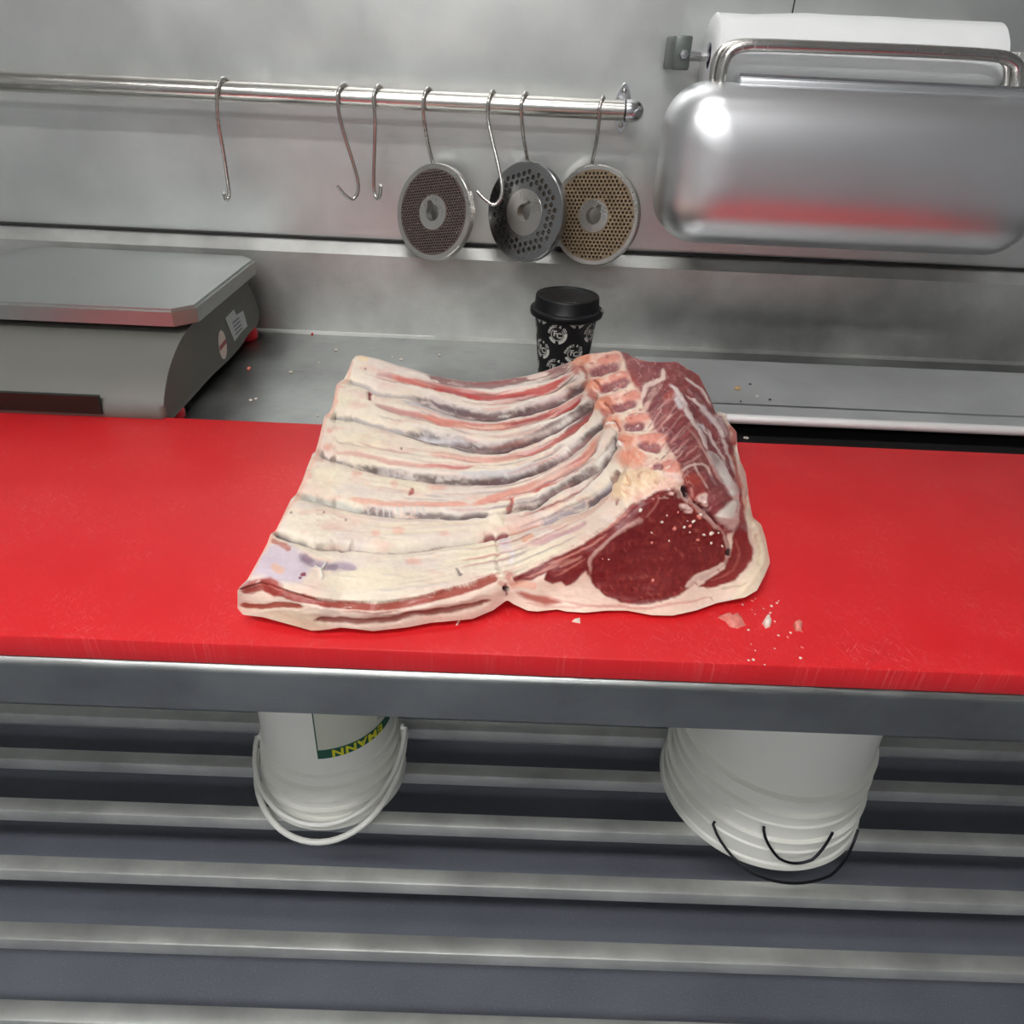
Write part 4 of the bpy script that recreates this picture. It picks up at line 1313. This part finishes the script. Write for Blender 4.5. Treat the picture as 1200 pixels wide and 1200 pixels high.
# ------------------------------------------------------------------ hanging rail with hooks and mincer plates
RY, RZ, RR = 1.046, 1.2125, .0112
rail = tag(empty('hanging_rail', (0, 0, 0)), 'round steel hanging rail fixed along the steel wall', 'rail')
xe = .1345
v, fc = tube([(-1.1, RY, RZ), (xe - .006, RY, RZ)], RR, 24)
mesh_obj('rail_tube', v, fc, M['rod'], rail, auto=40)
pr = [(.0125, -.004), (.0127, 0), (.0127, .006), (.0115, .011), (.0085, .0155), (.004, .018), (0, .0187)]
for s, xx in ((1, xe), (-1, -1.1)):
    v, fc = lathe(pr, 28)
    v = [(xx + s * z, RY + x, RZ + y) for x, y, z in v]
    mesh_obj('end_cap', v, fc, M['chrome'], rail, auto=50)
    xb = xx - s * .002
    v, fc = tube([(xb, RY + .004, RZ), (xb, YW - .003, RZ)], .0075, 16)
    mesh_obj('standoff', v, fc, M['chrome'], rail, auto=40)
    # pointed oval wall flange with two screws
    pts = [(.011 * cos(a) * (1 - .35 * abs(sin(a)) ** 3), .028 * np.sign(sin(a)) * abs(sin(a)) ** 1.15) for a in np.linspace(0, 2 * pi, 40, endpoint=False)]
    n = len(pts)
    V = [(xb + a, YW - .0035, RZ + b) for a, b in pts] + [(xb + a * 1.06, YW - .0003, RZ + b * 1.04) for a, b in pts]
    fl = mesh_obj('wall_flange', V, [tuple(range(n))[::-1]] + [(i, (i + 1) % n, n + (i + 1) % n, n + i) for i in range(n)], M['chrome'], rail, auto=30)
    for sz in (-.0195, .0195):
        v, fc = lathe([(0, .0016), (.002, .0014), (.003, .0004), (.0032, 0)], 14)
        mesh_obj('screw', [(xb + x, YW - .0035 - z, RZ + sz + y) for x, y, z in v], fc, M['hook'], fl, auto=50)

HR = .0023
HK = 'steel hooks on the hanging rail'


def hook(label, top, low):
    """top loop over the rail at photo x, then the traced lower run (px, py, y)"""
    x0 = float(on_y(top, 118, RY - .015)[0])
    a = RR + HR + .0005
    P = []
    for q in np.linspace(-35, 175, 12):
        t = radians(q)
        P.append((x0 + .012 * (1 - (q + 35) / 210), RY + a * cos(t), RZ + a * sin(t)))
    P += [tuple(on_y(*p[:2], p[2])) for p in low]
    P = catmull(P, 4)
    v, fc = tube(P, HR, 10)
    return tag(mesh_obj('s_hook', v, fc, M['hook'], None, auto=60), label, 'hook', HK)


hook('empty steel hook leftmost on the hanging rail', 256, [(255, 138, 1.034), (262, 180, 1.042), (268, 222, 1.05), (267.5, 232, 1.052), (265, 234, 1.046), (262, 226, 1.036)])
hook('empty steel hook on the rail, its shank slanting down to the right', 396, [(397, 132, 1.034), (404, 160, 1.038), (413, 188, 1.044), (419, 210, 1.05), (419.5, 224, 1.05), (414, 233, 1.048), (406, 230, 1.044), (395, 218, 1.038)])
hook('empty steel hook hanging straight, left of the fine-holed plate', 437.5, [(439.5, 140, 1.034), (439, 170, 1.040), (438, 205, 1.047), (438.5, 224, 1.05), (442, 233, 1.046), (445, 229, 1.038), (446.5, 217, 1.032)])
hook('steel hook carrying the fine-holed mincer plate', 496, [(496.5, 136, 1.034), (501, 165, 1.045), (507, 190, 1.062), (508, 199, 1.066), (505, 205, 1.066)])
hook('empty steel hook hanging in front of the large-holed plate', 572, [(572, 140, 1.032), (577, 165, 1.026), (583, 190, 1.018), (588, 215, 1.010), (587, 232, 1.007), (579, 240, 1.006), (569, 234, 1.008), (559, 224, 1.012)])
hook('steel hook carrying the large-holed mincer plate', 611, [(611, 136, 1.034), (614, 165, 1.046), (619, 190, 1.062), (620, 198, 1.07), (616, 204, 1.074)])
hook('steel hook carrying the brownish mincer plate', 703, [(702.5, 136, 1.034), (699, 165, 1.046), (694, 190, 1.064), (693.5, 198, 1.07), (696, 204, 1.073)])


def mincer_plate(label, px, py, y, yaw, tilt, spin, R_, pitch, hr, ri, ro, mat_face, mat_rim, notch, ns=6):
    """perforated disc: real holes (constrained triangulation), hub ring with a keyed bore, rim"""
    ctr = on_y(px, py, y)
    th = .011
    root = empty('mincer_plate', tuple(ctr))
    root.rotation_mode = 'QUATERNION'
    nrm = Vector((-sin(yaw) * cos(tilt), -cos(yaw) * cos(tilt), sin(tilt)))
    root.rotation_quaternion = nrm.to_track_quat('Z', 'Y')

    def slab(loops_, z0, z1, name, mat, outer_n):
        V, E, LID = [], [], []
        for li, lp in enumerate(loops_):
            k = len(V)
            LID += [li] * len(lp)
            V += [Vector(p) for p in lp]
            E += [(k + i, k + (i + 1) % len(lp)) for i in range(len(lp))]
        vo, eo, fo, ov_, *_ = delaunay_2d_cdt(V, E, [], 0, 1e-7)
        lid_ = [LID[q[0]] if q else -1 for q in ov_]
        fo = [f_ for f_ in fo if not (lid_[f_[0]] > 0 and all(lid_[q] == lid_[f_[0]] for q in f_))]
        n_ = len(vo)
        bm_ = bmesh.new()
        top = [bm_.verts.new((p.x, p.y, z1)) for p in vo]
        bot = [bm_.verts.new((p.x, p.y, z0)) for p in vo]
        cnt = {}
        for f_ in fo:
            try:
                bm_.faces.new([top[i] for i in f_])
                bm_.faces.new([bot[i] for i in reversed(f_)])
            except ValueError:
                continue
            for i in range(len(f_)):
                e_ = (f_[i], f_[(i + 1) % len(f_)])
                cnt.setdefault(tuple(sorted(e_)), []).append(e_)
        for k_, es in cnt.items():
            if len(es) == 1:
                a_, b_ = es[0]
                bm_.faces.new([top[b_], top[a_], bot[a_], bot[b_]])
        bm_.verts.ensure_lookup_table()
        return bm_obj(name, bm_, mat, root, auto=35)

    def ring(r_, n_, a0=0):
        return [(r_ * cos(a0 + 2 * pi * i / n_), r_ * sin(a0 + 2 * pi * i / n_)) for i in range(n_)]

    holes = []
    rows = int(R_ / (pitch * .866)) + 2
    c, s = cos(spin), sin(spin)
    for j in range(-rows, rows + 1):
        for i in range(-rows - 2, rows + 3):
            x, y_ = (i + .5 * (j & 1)) * pitch, j * pitch * .866
            d_ = sqrt(x * x + y_ * y_)
            if ri + hr * 1.3 < d_ < ro - hr * 1.3:
                x2, y2 = x * c - y_ * s, x * s + y_ * c
                holes.append([(x2 + hr * cos(2 * pi * q / ns), y2 + hr * sin(2 * pi * q / ns)) for q in range(ns)])
    # perforated field, hub and rim are separate pieces sharing a boundary
    n1_ = 96
    slab([ring(ro, n1_)] + [ring(ri, 48)] + holes, -th, 0, 'perforated_field', mat_face, n1_)
    bore = .0105
    bl = []
    ka = radians(notch)
    for i in range(40):
        a = ka + radians(14) + (2 * pi - radians(28)) * i / 39
        bl.append((bore * cos(a), bore * sin(a)))
    kd = bore + .006
    hw = bore * sin(radians(14))
    ux, uy = cos(ka), sin(ka)
    bl += [(kd * ux + hw * uy, kd * uy - hw * ux), (kd * ux - hw * uy, kd * uy + hw * ux)]
    slab([ring(ri, 48), bl], -th, .0006, 'hub', M['plate'], 48)
    v, fc = lathe([(ro, 0), (R_ - .0012, 0.0), (R_, -.0012), (R_, -th + .001), (R_ - .001, -th), (ro, -th)], 96)
    mesh_obj('rim', v, fc, mat_rim, root, auto=40)
    tag(root, label, 'mincer plate', 'mincer plates hanging from the rail')
    return root


mincer_plate('steel mincer plate with very fine dark holes, leftmost of three', 507, 249, 1.042, radians(32), radians(14), .2, .0605, .0040, .00145, .0215, .0535, M['plate_fine'], M['plate'], 120)
mincer_plate('dark steel mincer plate with large round holes, middle of three', 614, 249, 1.032, radians(38), radians(8), .35, .0615, .0088, .0031, .0285, .0550, M['plate_dark'], M['plate_dark'], 60, 10)
mincer_plate('brown tarnished mincer plate with medium holes, right of three', 695.5, 253, 1.044, radians(27), radians(8), .1, .0620, .0054, .0018, .0205, .0565, M['plate_brown'], M['plate'], 62, 7)

# ------------------------------------------------------------------ film roll on a wall bracket
rl = tag(empty('film_roll', (0, 0, 0)), 'white plastic film roll on a wall spindle above the aluminium hood', 'roll')
ryc, rzc, rrad = 1.046, 1.2735, .0445
xr0, xr1 = .222, .56
prr = [(.018, 0), (rrad - .003, 0), (rrad, .003)]
ring_n = 64
V, Fs = [], []
secs = [(xr0 + .014, .0125), (xr0 + .0005, .0145), (xr0, rrad - .004), (xr0 + .003, rrad)] + [(xr0 + .003 + (xr1 - xr0 - .006) * i / 16, rrad) for i in range(1, 17)] + [(xr1, rrad - .004), (xr1, .0145), (xr1 - .014, .0125)]
for k, (x, r_) in enumerate(secs):
    for i in range(ring_n):
        a = 2 * pi * i / ring_n
        rr_ = r_
        if r_ >= rrad - .0001:
            rr_ += .004 * max(0, min(1, (x - xr0 - .05) / .05)) * max(0, cos(a - 1.25)) ** 3 + .0012 * (vnoise(np.array(x * 60.), np.array(i * .35)) - .5)
        V.append((x, ryc + rr_ * cos(a), rzc + rr_ * sin(a)))
for k in range(len(secs) - 1):
    for i in range(ring_n):
        j = (i + 1) % ring_n
        Fs.append((k * ring_n + i, k * ring_n + j, (k + 1) * ring_n + j, (k + 1) * ring_n + i))
mesh_obj('film_windings', V, Fs, M['paper'], rl, auto=50)
v, fc = lathe([(.0075, 0), (.0124, 0), (.0124, xr1 - xr0 - .004), (.0075, xr1 - xr0 - .004)], 28, closed=True)
mesh_obj('core', [(xr0 + .002 + z, ryc + x, rzc + y) for x, y, z in v], fc, M['blue'], rl, auto=50)
br = tag(empty('roll_bracket', (0, 0, 0)), 'grey steel wall bracket holding the film roll spindle', 'bracket')
bm_obj('arm', box(.178, .1985, 1.028, YW - .0003, 1.2585, 1.2935, .0025), M['bracket'], br, auto=40)
v, fc = tube([(.1985, ryc, rzc), (.58, ryc, rzc)], .0055, 16)
mesh_obj('spindle', v, fc, M['chrome'], br, auto=50)
v, fc = lathe([(0, .005), (.005, .0045), (.006, 0)], 6)
mesh_obj('bolt', [(.190 + x, 1.028 - z, rzc + .001 + y) for x, y, z in v], fc, M['chrome'], br)
bm_obj('arm', box(.58, .60, 1.028, YW - .0003, 1.2585, 1.2935, .0025), M['slat'], br)

# ------------------------------------------------------------------ aluminium hood with tube handle
hd = tag(empty('aluminium_hood', (0, 0, 0)), 'rounded pressed aluminium hood with a bent tube handle on the wall', 'hood')
hx0, hx1, hz0, hz1 = .1690, .62, 1.0790, 1.2500
hy0, hy1 = .905, .992
w2, h2 = (hx1 - hx0) / 2, (hz1 - hz0) / 2
rc = .048
mid = ((hx0 + hx1) / 2, (hz0 + hz1) / 2)


def rrect(ins):
    """rounded rectangle inset by ins"""
    r_ = rc * (h2 - ins) / h2
    w_, h_ = w2 - ins, h2 - ins
    out_ = []
    for (sx_, sz_, a0) in ((1, 1, 0), (-1, 1, 90), (-1, -1, 180), (1, -1, 270)):
        for q in np.linspace(0, 90, 14):
            a = radians(a0 + q)
            out_.append((mid[0] + sx_ * (w_ - r_) + r_ * cos(a), mid[1] + sz_ * (h_ - r_) + r_ * sin(a)))
    return out_


layers = [(.004, hy1), (0, hy1 - .003), (0, hy0 + .062)]
for q in np.linspace(0, 1, 26)[1:]:
    g_ = .985 * (1 - cos(q * pi / 2)) ** 1.15
    layers.append((h2 * g_, hy0 + .062 - .062 * (1 - (1 - g_) ** 2.7) ** (1 / 2.7)))
V, Fs = [], []
nb = 56
for ins, y_ in layers:
    V += [(a, y_, b) for a, b in rrect(ins)]
nl = len(layers)
for k in range(nl - 1):
    for i in range(nb):
        j = (i + 1) % nb
        Fs.append((k * nb + i, k * nb + j, (k + 1) * nb + j, (k + 1) * nb + i))
Fs.append(tuple((nl - 1) * nb + i for i in range(nb)))
Fs.append(tuple(range(nb))[::-1])
bm = bmesh.new()
VV = [bm.verts.new(tuple(map(float, p))) for p in V]
for f_ in Fs:
    bm.faces.new([VV[i] for i in f_])
bm_obj('shell', bm, M['alu'], hd, auto=60)
for xa in (.25, .54):
    bm_obj('wall_mount', box(xa - .015, xa + .015, hy1 - .002, YW - .0003, 1.10, 1.20, .002), M['slat'], hd)
# raised lip along the top, stepped in at the left
bm_obj('top_lip', box(.2415, .60, hy1 - .036, hy1 - .006, hz1 - .012, hz1 + .0085, .005, 3), M['alu'], hd, auto=50)
v, fc = tube([(.2415, hy1 - .035, hz1 + .0075), (.60, hy1 - .035, hz1 + .0075)], .0022, 10)
mesh_obj('lip_bead', v, fc, M['chrome'], hd, auto=50)
hp = [tuple(on_y(*p, .972)) for p in ((846, 105), (845, 92), (849, 72), (858, 59), (876, 53.5), (905, 53.5), (937, 54.5))]
hp += [(.50, .972, hp[-1][2] + .001), (.545, .972, hp[-1][2] - .004), (.558, .972, hp[-1][2] - .02), (.56, .972, 1.245)]
v, fc = tube(catmull(hp, 6), .0062, 14)
mesh_obj('handle', v, fc, M['hook'], hd, auto=60)
hp2 = [tuple(p) for p in np.array(hp) + np.array([-.007, .011, .002])]
v, fc = tube(catmull(hp2, 6), .0045, 14)
mesh_obj('handle_brace', v, fc, M['hook'], hd, auto=60)

# ------------------------------------------------------------------ weighing scale, left
sc_ = tag(empty('weighing_scale', (0, 0, 0)), 'grey bench weighing scale with red feet and a steel platter', 'scale')
SX1, SX0 = -.3655, -.66
side = [(1.058, .918), (1.064, .925), (1.058, .945), (1.045, .968), (1.028, .983), (1.005, .990), (.86, .990), (.80, .984), (.755, .965), (.728, .940), (.722, .922), (.735, .914), (.79, .914), (.86, .915), (.92, .913), (.97, .914), (1.01, .919)]
sp = catmull(side + [side[0]], 4)[:-1]
bm = extrude_x([tuple(p) for p in sp], SX0, SX1)
caps = [f for f in bm.faces if abs(f.normal.x) > .9 or len(f.verts) > 10]
ed = {e for f in bm.faces if len(f.verts) > 10 for e in f.edges}
bmesh.ops.bevel(bm, geom=list(ed), offset=.007, segments=3, profile=.5, affect='EDGES')
bm_obj('body', bm, M['grey_plastic'], sc_, auto=40)
for (fx, fy) in ((-.381, 1.038), (-.381, .765), (-.645, 1.038), (-.645, .765)):
    v, fc = lathe([(0, 0), (.014, 0), (.0165, .003), (.0165, .011), (.014, .019), (0, .019)], 24, (fx, fy, ZT + .0005))
    mesh_obj('foot', v, fc, M['red_rubber'], sc_, auto=50)
v, fc = lathe([(0, 0), (.03, 0), (.03, .008), (0, .008)], 24, ((SX0 + SX1) / 2, .92, .988))
mesh_obj('platter_post', v, fc, M['grey_plastic'], sc_, auto=50)
# platter with chamfered corners and a turned-down rim
px0, px1, py0, py1, ch = -.672, -.352, .80, 1.052, .02
oc = [(px0 + ch, py0), (px1 - ch, py0), (px1, py0 + ch), (px1, py1 - ch), (px1 - ch, py1), (px0 + ch, py1), (px0, py1 - ch), (px0, py0 + ch)]
bm = bmesh.new()
tv = [bm.verts.new((a, b, 1.015)) for a, b in oc]
bv = [bm.verts.new((a * 1.0, b, .996)) for a, b in oc]
bm.faces.new(tv)
bm.faces.new(bv[::-1])
for i in range(8):
    j = (i + 1) % 8
    bm.faces.new((tv[i], bv[i], bv[j], tv[j]))
bmesh.ops.bevel(bm, geom=list(tv[0].link_edges[0].link_faces[0].edges) if False else [e for e in bm.edges if all(abs(v_.co.z - 1.015) < 1e-6 for v_ in e.verts)], offset=.003, segments=2, affect='EDGES')
bm_obj('platter', bm, M['platter'], sc_, auto=35)
xs = SX1 + .0004


def side_patch(name, pts, mat, off=0.0, parent=None):
    V = [(xs + off, y, z) for y, z in pts]
    return mesh_obj(name, V, [tuple(range(len(V)))], mat, parent or sc_)


def on_x(px, py, X):
    d = ray(px, py)
    return CAM + d * ((X - CAM[0]) / d[0])


def patch_px(pp): return [tuple(on_x(a, b, xs)[1:]) for a, b in pp]


st = side_patch('sticker', patch_px([(264, 373), (274, 362.5), (277, 369), (285, 364), (290, 382), (283, 389), (275, 400)]), M['sticker'])
for a in range(4):
    y0 = patch_px([(272 + a * 1.3, 378 + a * 4.2), (280 + a * 1.2, 371 + a * 4.0)])
    (ya, za), (yb_, zb) = y0
    side_patch('printed_line', [(ya, za), (yb_, zb), (yb_, zb - .0025), (ya, za - .0025)], M['ink'], .0003, st)
ov = [(.905 + .017 * cos(a) * .8, .9375 + .017 * sin(a)) for a in np.linspace(0, 2 * pi, 24, endpoint=False)]
cyo, czo = on_x(262, 402, xs)[1:]
ov = [(cyo - .004 + .0135 * cos(a), czo - .001 + .0185 * sin(a)) for a in np.linspace(0, 2 * pi, 24, endpoint=False)]
o2 = side_patch('oval_sticker', ov, M['cream_sticker'])
side_patch('sticker_band', [(cyo - .0165, czo - .005), (cyo + .0085, czo - .003), (cyo + .0085, czo + .003), (cyo - .0165, czo + .001)], M['pink_ink'], .0003, o2)
bm_obj('display', box(-.60, -.43, .7185, .7235, .925, .945), M['screen'], sc_)


# ------------------------------------------------------------------ buckets on the shelf
def bucket(name, cx, cy, R_, Ht, label, ribs, handles, mat=M['bucket']):
    """upside-down pail: open rim down on the slats, stepped rim collars, tapered wall, closed base on top"""
    root = empty(name, (cx, cy, SLZ + .0006))
    pr_ = [(R_ - .006, .001), (R_ - .0005, 0), (R_ + .001, .003), (R_ - .001, .010)]
    z = .010
    r_ = R_ - .004
    for (dz, step, lip) in ribs:
        pr_ += [(r_, z + .002), (r_ - .0005, z + dz - .004), (r_ + lip, z + dz - .003), (r_ + lip, z + dz), (r_ - step, z + dz + .002)]
        z += dz + .002
        r_ -= step
    ztop_r = R_ * .86
    pr_ += [(r_ - (r_ - ztop_r) * q, z + (Ht - z - .008) * q) for q in (.02, .3, .6, .9, 1)]
    pr_ += [(ztop_r - .004, Ht - .003), (ztop_r - .012, Ht), (ztop_r - .016, Ht - .004), (0, Ht - .004)]
    v_, f_ = lathe(pr_, 96)
    mesh_obj('pail_wall', v_, f_, mat, root, auto=30)

    def wall_r(zz):
        if zz < z: return r_
        q = min(1, (zz - z) / (Ht - z - .008))
        return r_ - (r_ - ztop_r) * q
    tag(root, label, 'bucket', 'upturned white buckets on the slatted shelf')
    return root, wall_r, z


b1, wr1, zr1 = bucket('bucket', -.2545, .797, .113, .26, 'small upturned white bucket with a green and yellow label, on the shelf left', [(.012, .002, .0035), (.016, .002, .004), (.018, .0025, .0035), (.022, .002, .004), (.022, .001, .003)], 2)


def arc_handle(cx, cy, zl, zr, R_, dip_y, dip_z, rad, name, mat, parent, a0=0.0, sx=1.0):
    """bail handle: pivots at both sides of the pail, hangs forward and down"""
    P = []
    for q in np.linspace(0, 180, 30):
        a = radians(q)
        s = sin(a)
        z0 = zr + (zl - zr) * q / 180
        P.append((R_ * sx * cos(a), -dip_y * s, z0 + (dip_z - z0) * s ** .8))
    v_, f_ = tube(P, rad, 10)
    return mesh_obj(name, v_, f_, mat, parent, auto=60)


arc_handle(0, 0, .040, .092, .1165, .136, .0065, .0046, 'bail_handle', M['white_handle'], b1)
arc_handle(0, 0, .070, .105, .1165, .124, .030, .0038, 'bail_handle', M['white_handle'], b1)
for s in (-1, 1):
    for zz in ((.040, .070) if s < 0 else (.092, .105)):
        v, fc = lathe([(0, .006), (.005, .005), (.006, 0)], 14)
        mesh_obj('pivot_lug', [(s * (.110 + z), x, zz + y) for x, y, z in v], fc, M['white_handle'], b1, auto=50)

# paper label, upside down like the pail


def wall_patch(name, a0, a1, z0, z1, mat, parent, wr, off, na=24):
    V, Fs_ = [], []
    for i in range(na + 1):
        a = a0 + (a1 - a0) * i / na
        for z_ in (z0, z1):
            r_ = wr(z_) + off
            V.append((r_ * sin(a), -r_ * cos(a), z_))
    for i in range(na):
        Fs_.append((2 * i, 2 * i + 2, 2 * i + 3, 2 * i + 1))
    return mesh_obj(name, V, Fs_, mat, parent, smooth=True)


LZ0 = .145
la0, la1 = radians(5), radians(78)
lab = wall_patch('paper_label', la0, la1, LZ0, .235, M['label_bg'], b1, wr1, .0006)
wall_patch('label_border', la0, la0 + .018, LZ0, .235, M['label_green'], lab, wr1, .0009, 2)
wall_patch('label_band', la0, la1, LZ0 - .001, LZ0 + .0165, M['label_green'], lab, wr1, .0009)
tv_, tf_ = text_mesh('EMANN', .0200, .0007, 1.12)
tv_ = [(-x * 1.12, -y) for x, y in tv_]
mesh_obj('label_lettering', on_cone(tv_, la0 + .62, LZ0 + .0075, wr1, .0013), tf_, M['label_yellow'], lab)
for k in range(3):
    wall_patch('small_print', la0 + .95, la0 + 1.2, LZ0 + .028 + .006 * k, LZ0 + .030 + .006 * k, M['ink'], lab, wr1, .0009, 6)

b2, wr2, zr2 = bucket('bucket', .4335, .803, .157, .34, 'large upturned white bucket with black wire handles, on the shelf right', [(.028, .002, .001), (.020, .003, .003), (.026, .002, .001), (.020, .003, .003), (.03, .004, .004)], 2)


def wire_bail(z0, R_, ang0, out_r, dipz, parent):
    P = []
    for q in np.linspace(0, 1, 26):
        a = radians(-ang0 + 2 * ang0 * q)
        s = sin(pi * q)
        rr_ = R_ + .002 + (out_r - R_) * min(1, s * 1.3)
        P.append((rr_ * sin(a), -rr_ * cos(a), z0 + (dipz - z0) * s ** .7))
    P = [(P[0][0] * .97, P[0][1] * .97, P[0][2] + .001)] + P
    v_, f_ = tube(P, .0021, 8)
    return mesh_obj('wire_handle', v_, f_, M['wire'], parent, auto=60)


wire_bail(.050, .158, 42, .178, .008, b2)
wire_bail(.085, .156, 18, .168, .040, b2)


# ------------------------------------------------------------------ crumbs
def crumb(name, label, cat, group, px, py, z, w, mat, h=.45, seed=0, n=None, pos=None):
    rr_ = random.Random(seed)
    p = Vector(pos) if pos is not None else Vector(on_z(px, py, z))
    bm_ = bmesh.new()
    bmesh.ops.create_icosphere(bm_, subdivisions=2, radius=.5)
    asp = rr_.uniform(.55, .9)
    for v_ in bm_.verts:
        k = 1 + rr_.uniform(-.22, .22)
        v_.co = Vector((v_.co.x * w * k, v_.co.y * w * asp * k, v_.co.z * w * h * k))
    rotm = Matrix.Rotation(rr_.uniform(0, 6), 3, 'Z')
    if n is not None:
        rotm = Vector(n).to_track_quat('Z', 'Y').to_matrix() @ rotm
    bmesh.ops.rotate(bm_, verts=bm_.verts, matrix=rotm)
    lo = min(v_.co.z for v_ in bm_.verts)
    o_ = bm_obj(name, bm_, mat, None, auto=70)
    o_.location = p if n is not None else p + Vector((0, 0, -lo + .0001))
    return tag(o_, label, cat, group)


# scraps on the red board: flat torn pieces
def scrap(label, pts, z, th, mat, seed):
    rr_ = random.Random(seed)
    ring_ = [Vector(on_z(a, b, z)) for a, b in pts]
    c = sum(ring_, Vector()) / len(ring_)
    bm_ = bmesh.new()
    lo = [bm_.verts.new(p + Vector((0, 0, .0002))) for p in ring_]
    hi = [bm_.verts.new(p + (c - p) * .18 + Vector((0, 0, th * rr_.uniform(.6, 1.2)))) for p in ring_]
    inn = [bm_.verts.new(p + (c - p) * .55 + Vector((0, 0, th * rr_.uniform(.7, 1.6)))) for p in ring_]
    ct = bm_.verts.new(c + Vector((0, 0, th)))
    k = len(ring_)
    for i in range(k):
        j = (i + 1) % k
        bm_.faces.new((lo[i], lo[j], hi[j], hi[i]))
        bm_.faces.new((hi[i], hi[j], inn[j], inn[i]))
        bm_.faces.new((inn[i], inn[j], ct))
    bm_.faces.new(lo[::-1])
    return tag(bm_obj('meat_scrap', bm_, mat, None, auto=80), label, 'meat scrap')


scrap('torn pink meat scrap on the red board below the joint', [(841, 724), (849, 722), (856, 724), (865, 722), (870, 728), (874, 733), (864, 737), (855, 735), (850, 729)], BZ, .004, M['crumb_meat'], 3)
scrap('pale round fat scrap on the red board by the lower right corner', [(893, 731), (896, 726), (901, 726), (904, 730), (902, 735), (897, 737)], BZ, .005, M['crumb_fat'], 4)
scrap('thin pale sliver on the red board in front of the joint', [(670, 729), (680, 726), (680, 731)], BZ, .002, M['crumb_fat'], 5)
scrap('ragged meat scrap at the right end of the red board', [(929, 733), (935, 730), (940, 733), (939, 740), (932, 740)], BZ, .004, M['crumb_meat'], 6)
scrap('short white fat string on the red board beside the flank', [(534, 733), (538, 728), (539.5, 728.5), (536, 733)], BZ, .002, M['crumb_fat'], 8)

WC = [(394, 411, 'tiny white crumb on the worktop, nearest the upstand left of the ribs'), (374, 426, 'tiny white crumb on the worktop close left of the rearmost rib tip'), (341, 437, 'oblong white crumb on the worktop midway between scale and ribs'), (460, 419, 'tiny white crumb behind the rearmost rib, left one of a pair'), (470, 422, 'tiny white crumb behind the rearmost rib, right one of a pair'), (300, 468, 'larger of two white crumbs on the worktop near the scale'), (294, 470, 'smaller of two white crumbs on the worktop near the scale'), (372, 488, 'tiny white crumb at the back edge of the red board beside the ribs'), (515, 417, 'tiny white crumb on the worktop behind the ribs, furthest right')]
for i, (a, b, lb) in enumerate(WC):
    crumb('fat_crumb', lb, 'crumb', 'white crumbs on the worktop', a, b, ZT, .004 if i % 2 else .0052, M['crumb_fat'], seed=i)
crumb('meat_crumb', 'pink meat crumb on the worktop beside the scale', 'crumb', None, 292, 434, ZT, .0072, M['crumb_meat'], .7, 31)
crumb('meat_crumb', 'red meat crumb in the corner of worktop and upstand', 'crumb', None, 366, 393, ZT, .006, M['red_rubber'], .6, 32)
crumb('tan_crumb', 'tan crumb lying on the stainless tray', 'crumb', None, 864, 457, tz, .009, M['crumb_tan'], .5, 33)
for i, (a, b, w_, lb) in enumerate(((879, 451, .004, 'dark crumb on the tray just right of the tan crumb'), (902, 469, .0045, 'dark crumb furthest right on the stainless tray'), (868, 471, .003, 'smallest dark crumb, in front of the tan crumb on the tray'))):
    crumb('dark_crumb', lb, 'crumb', 'dark crumbs on the tray', a, b, tz, w_, M['crumb_dark'], seed=40 + i)
crumb('fat_crumb', 'tiny white fat crumb on the stainless tray', 'crumb', None, 887, 465, tz, .004, M['crumb_fat'], seed=50)
crumb('fat_crumb', 'cream crumb in the dark slot behind the red board', 'crumb', None, 874, 514.5, ZT + .0026, .006, M['crumb_fat'], seed=51)
rs = random.Random(21)
for i in range(26):
    a, b = rs.uniform(868, 940), rs.uniform(702, 780)
    crumb('board_crumb', 'tiny pale fat speck on the right end of the red board', 'crumb', 'pale specks on the red board', a, b, BZ, rs.uniform(.0012, .0026), M['crumb_fat'] if i % 3 else M['crumb_meat'], seed=60 + i)

# bone dust and fat crumbs stuck to the cut eye muscle
spec = [(765, 680, 5), (764, 625, 3), (776, 612, 4), (790, 620, 6), (782, 604, 3), (802, 618, 4), (809, 616, 5), (806, 610, 3), (813, 611, 5), (819, 606, 8), (825, 627, 5), (833, 625, 7), (818, 633, 6), (834, 636, 4), (842, 624, 3), (795, 601, 3), (751, 598, 5), (784, 634, 3), (706, 655, 2.5), (713, 656, 2.5), (820, 603, 5), (764, 636, 4), (808, 624, 3), (847, 640, 4)]
vflat = np.stack([PX.ravel(), PY.ravel()], 1)
for i, (a, b, w_) in enumerate(spec):
    k = int(np.argmin((vflat[:, 0] - a) ** 2 + (vflat[:, 1] - b) ** 2))
    n_ = FLATN[k]
    crumb('bone_crumb', 'tiny pinkish white crumb stuck on the cut eye muscle', 'crumb', 'crumbs on the eye muscle', 0, 0, 0, w_ / 1.65 / 1000 * 1.05, M['crumb_fat'] if i % 3 else M['crumb_meat'], .7, 90 + i, n=n_, pos=FLATV[k] + n_ * .0006)
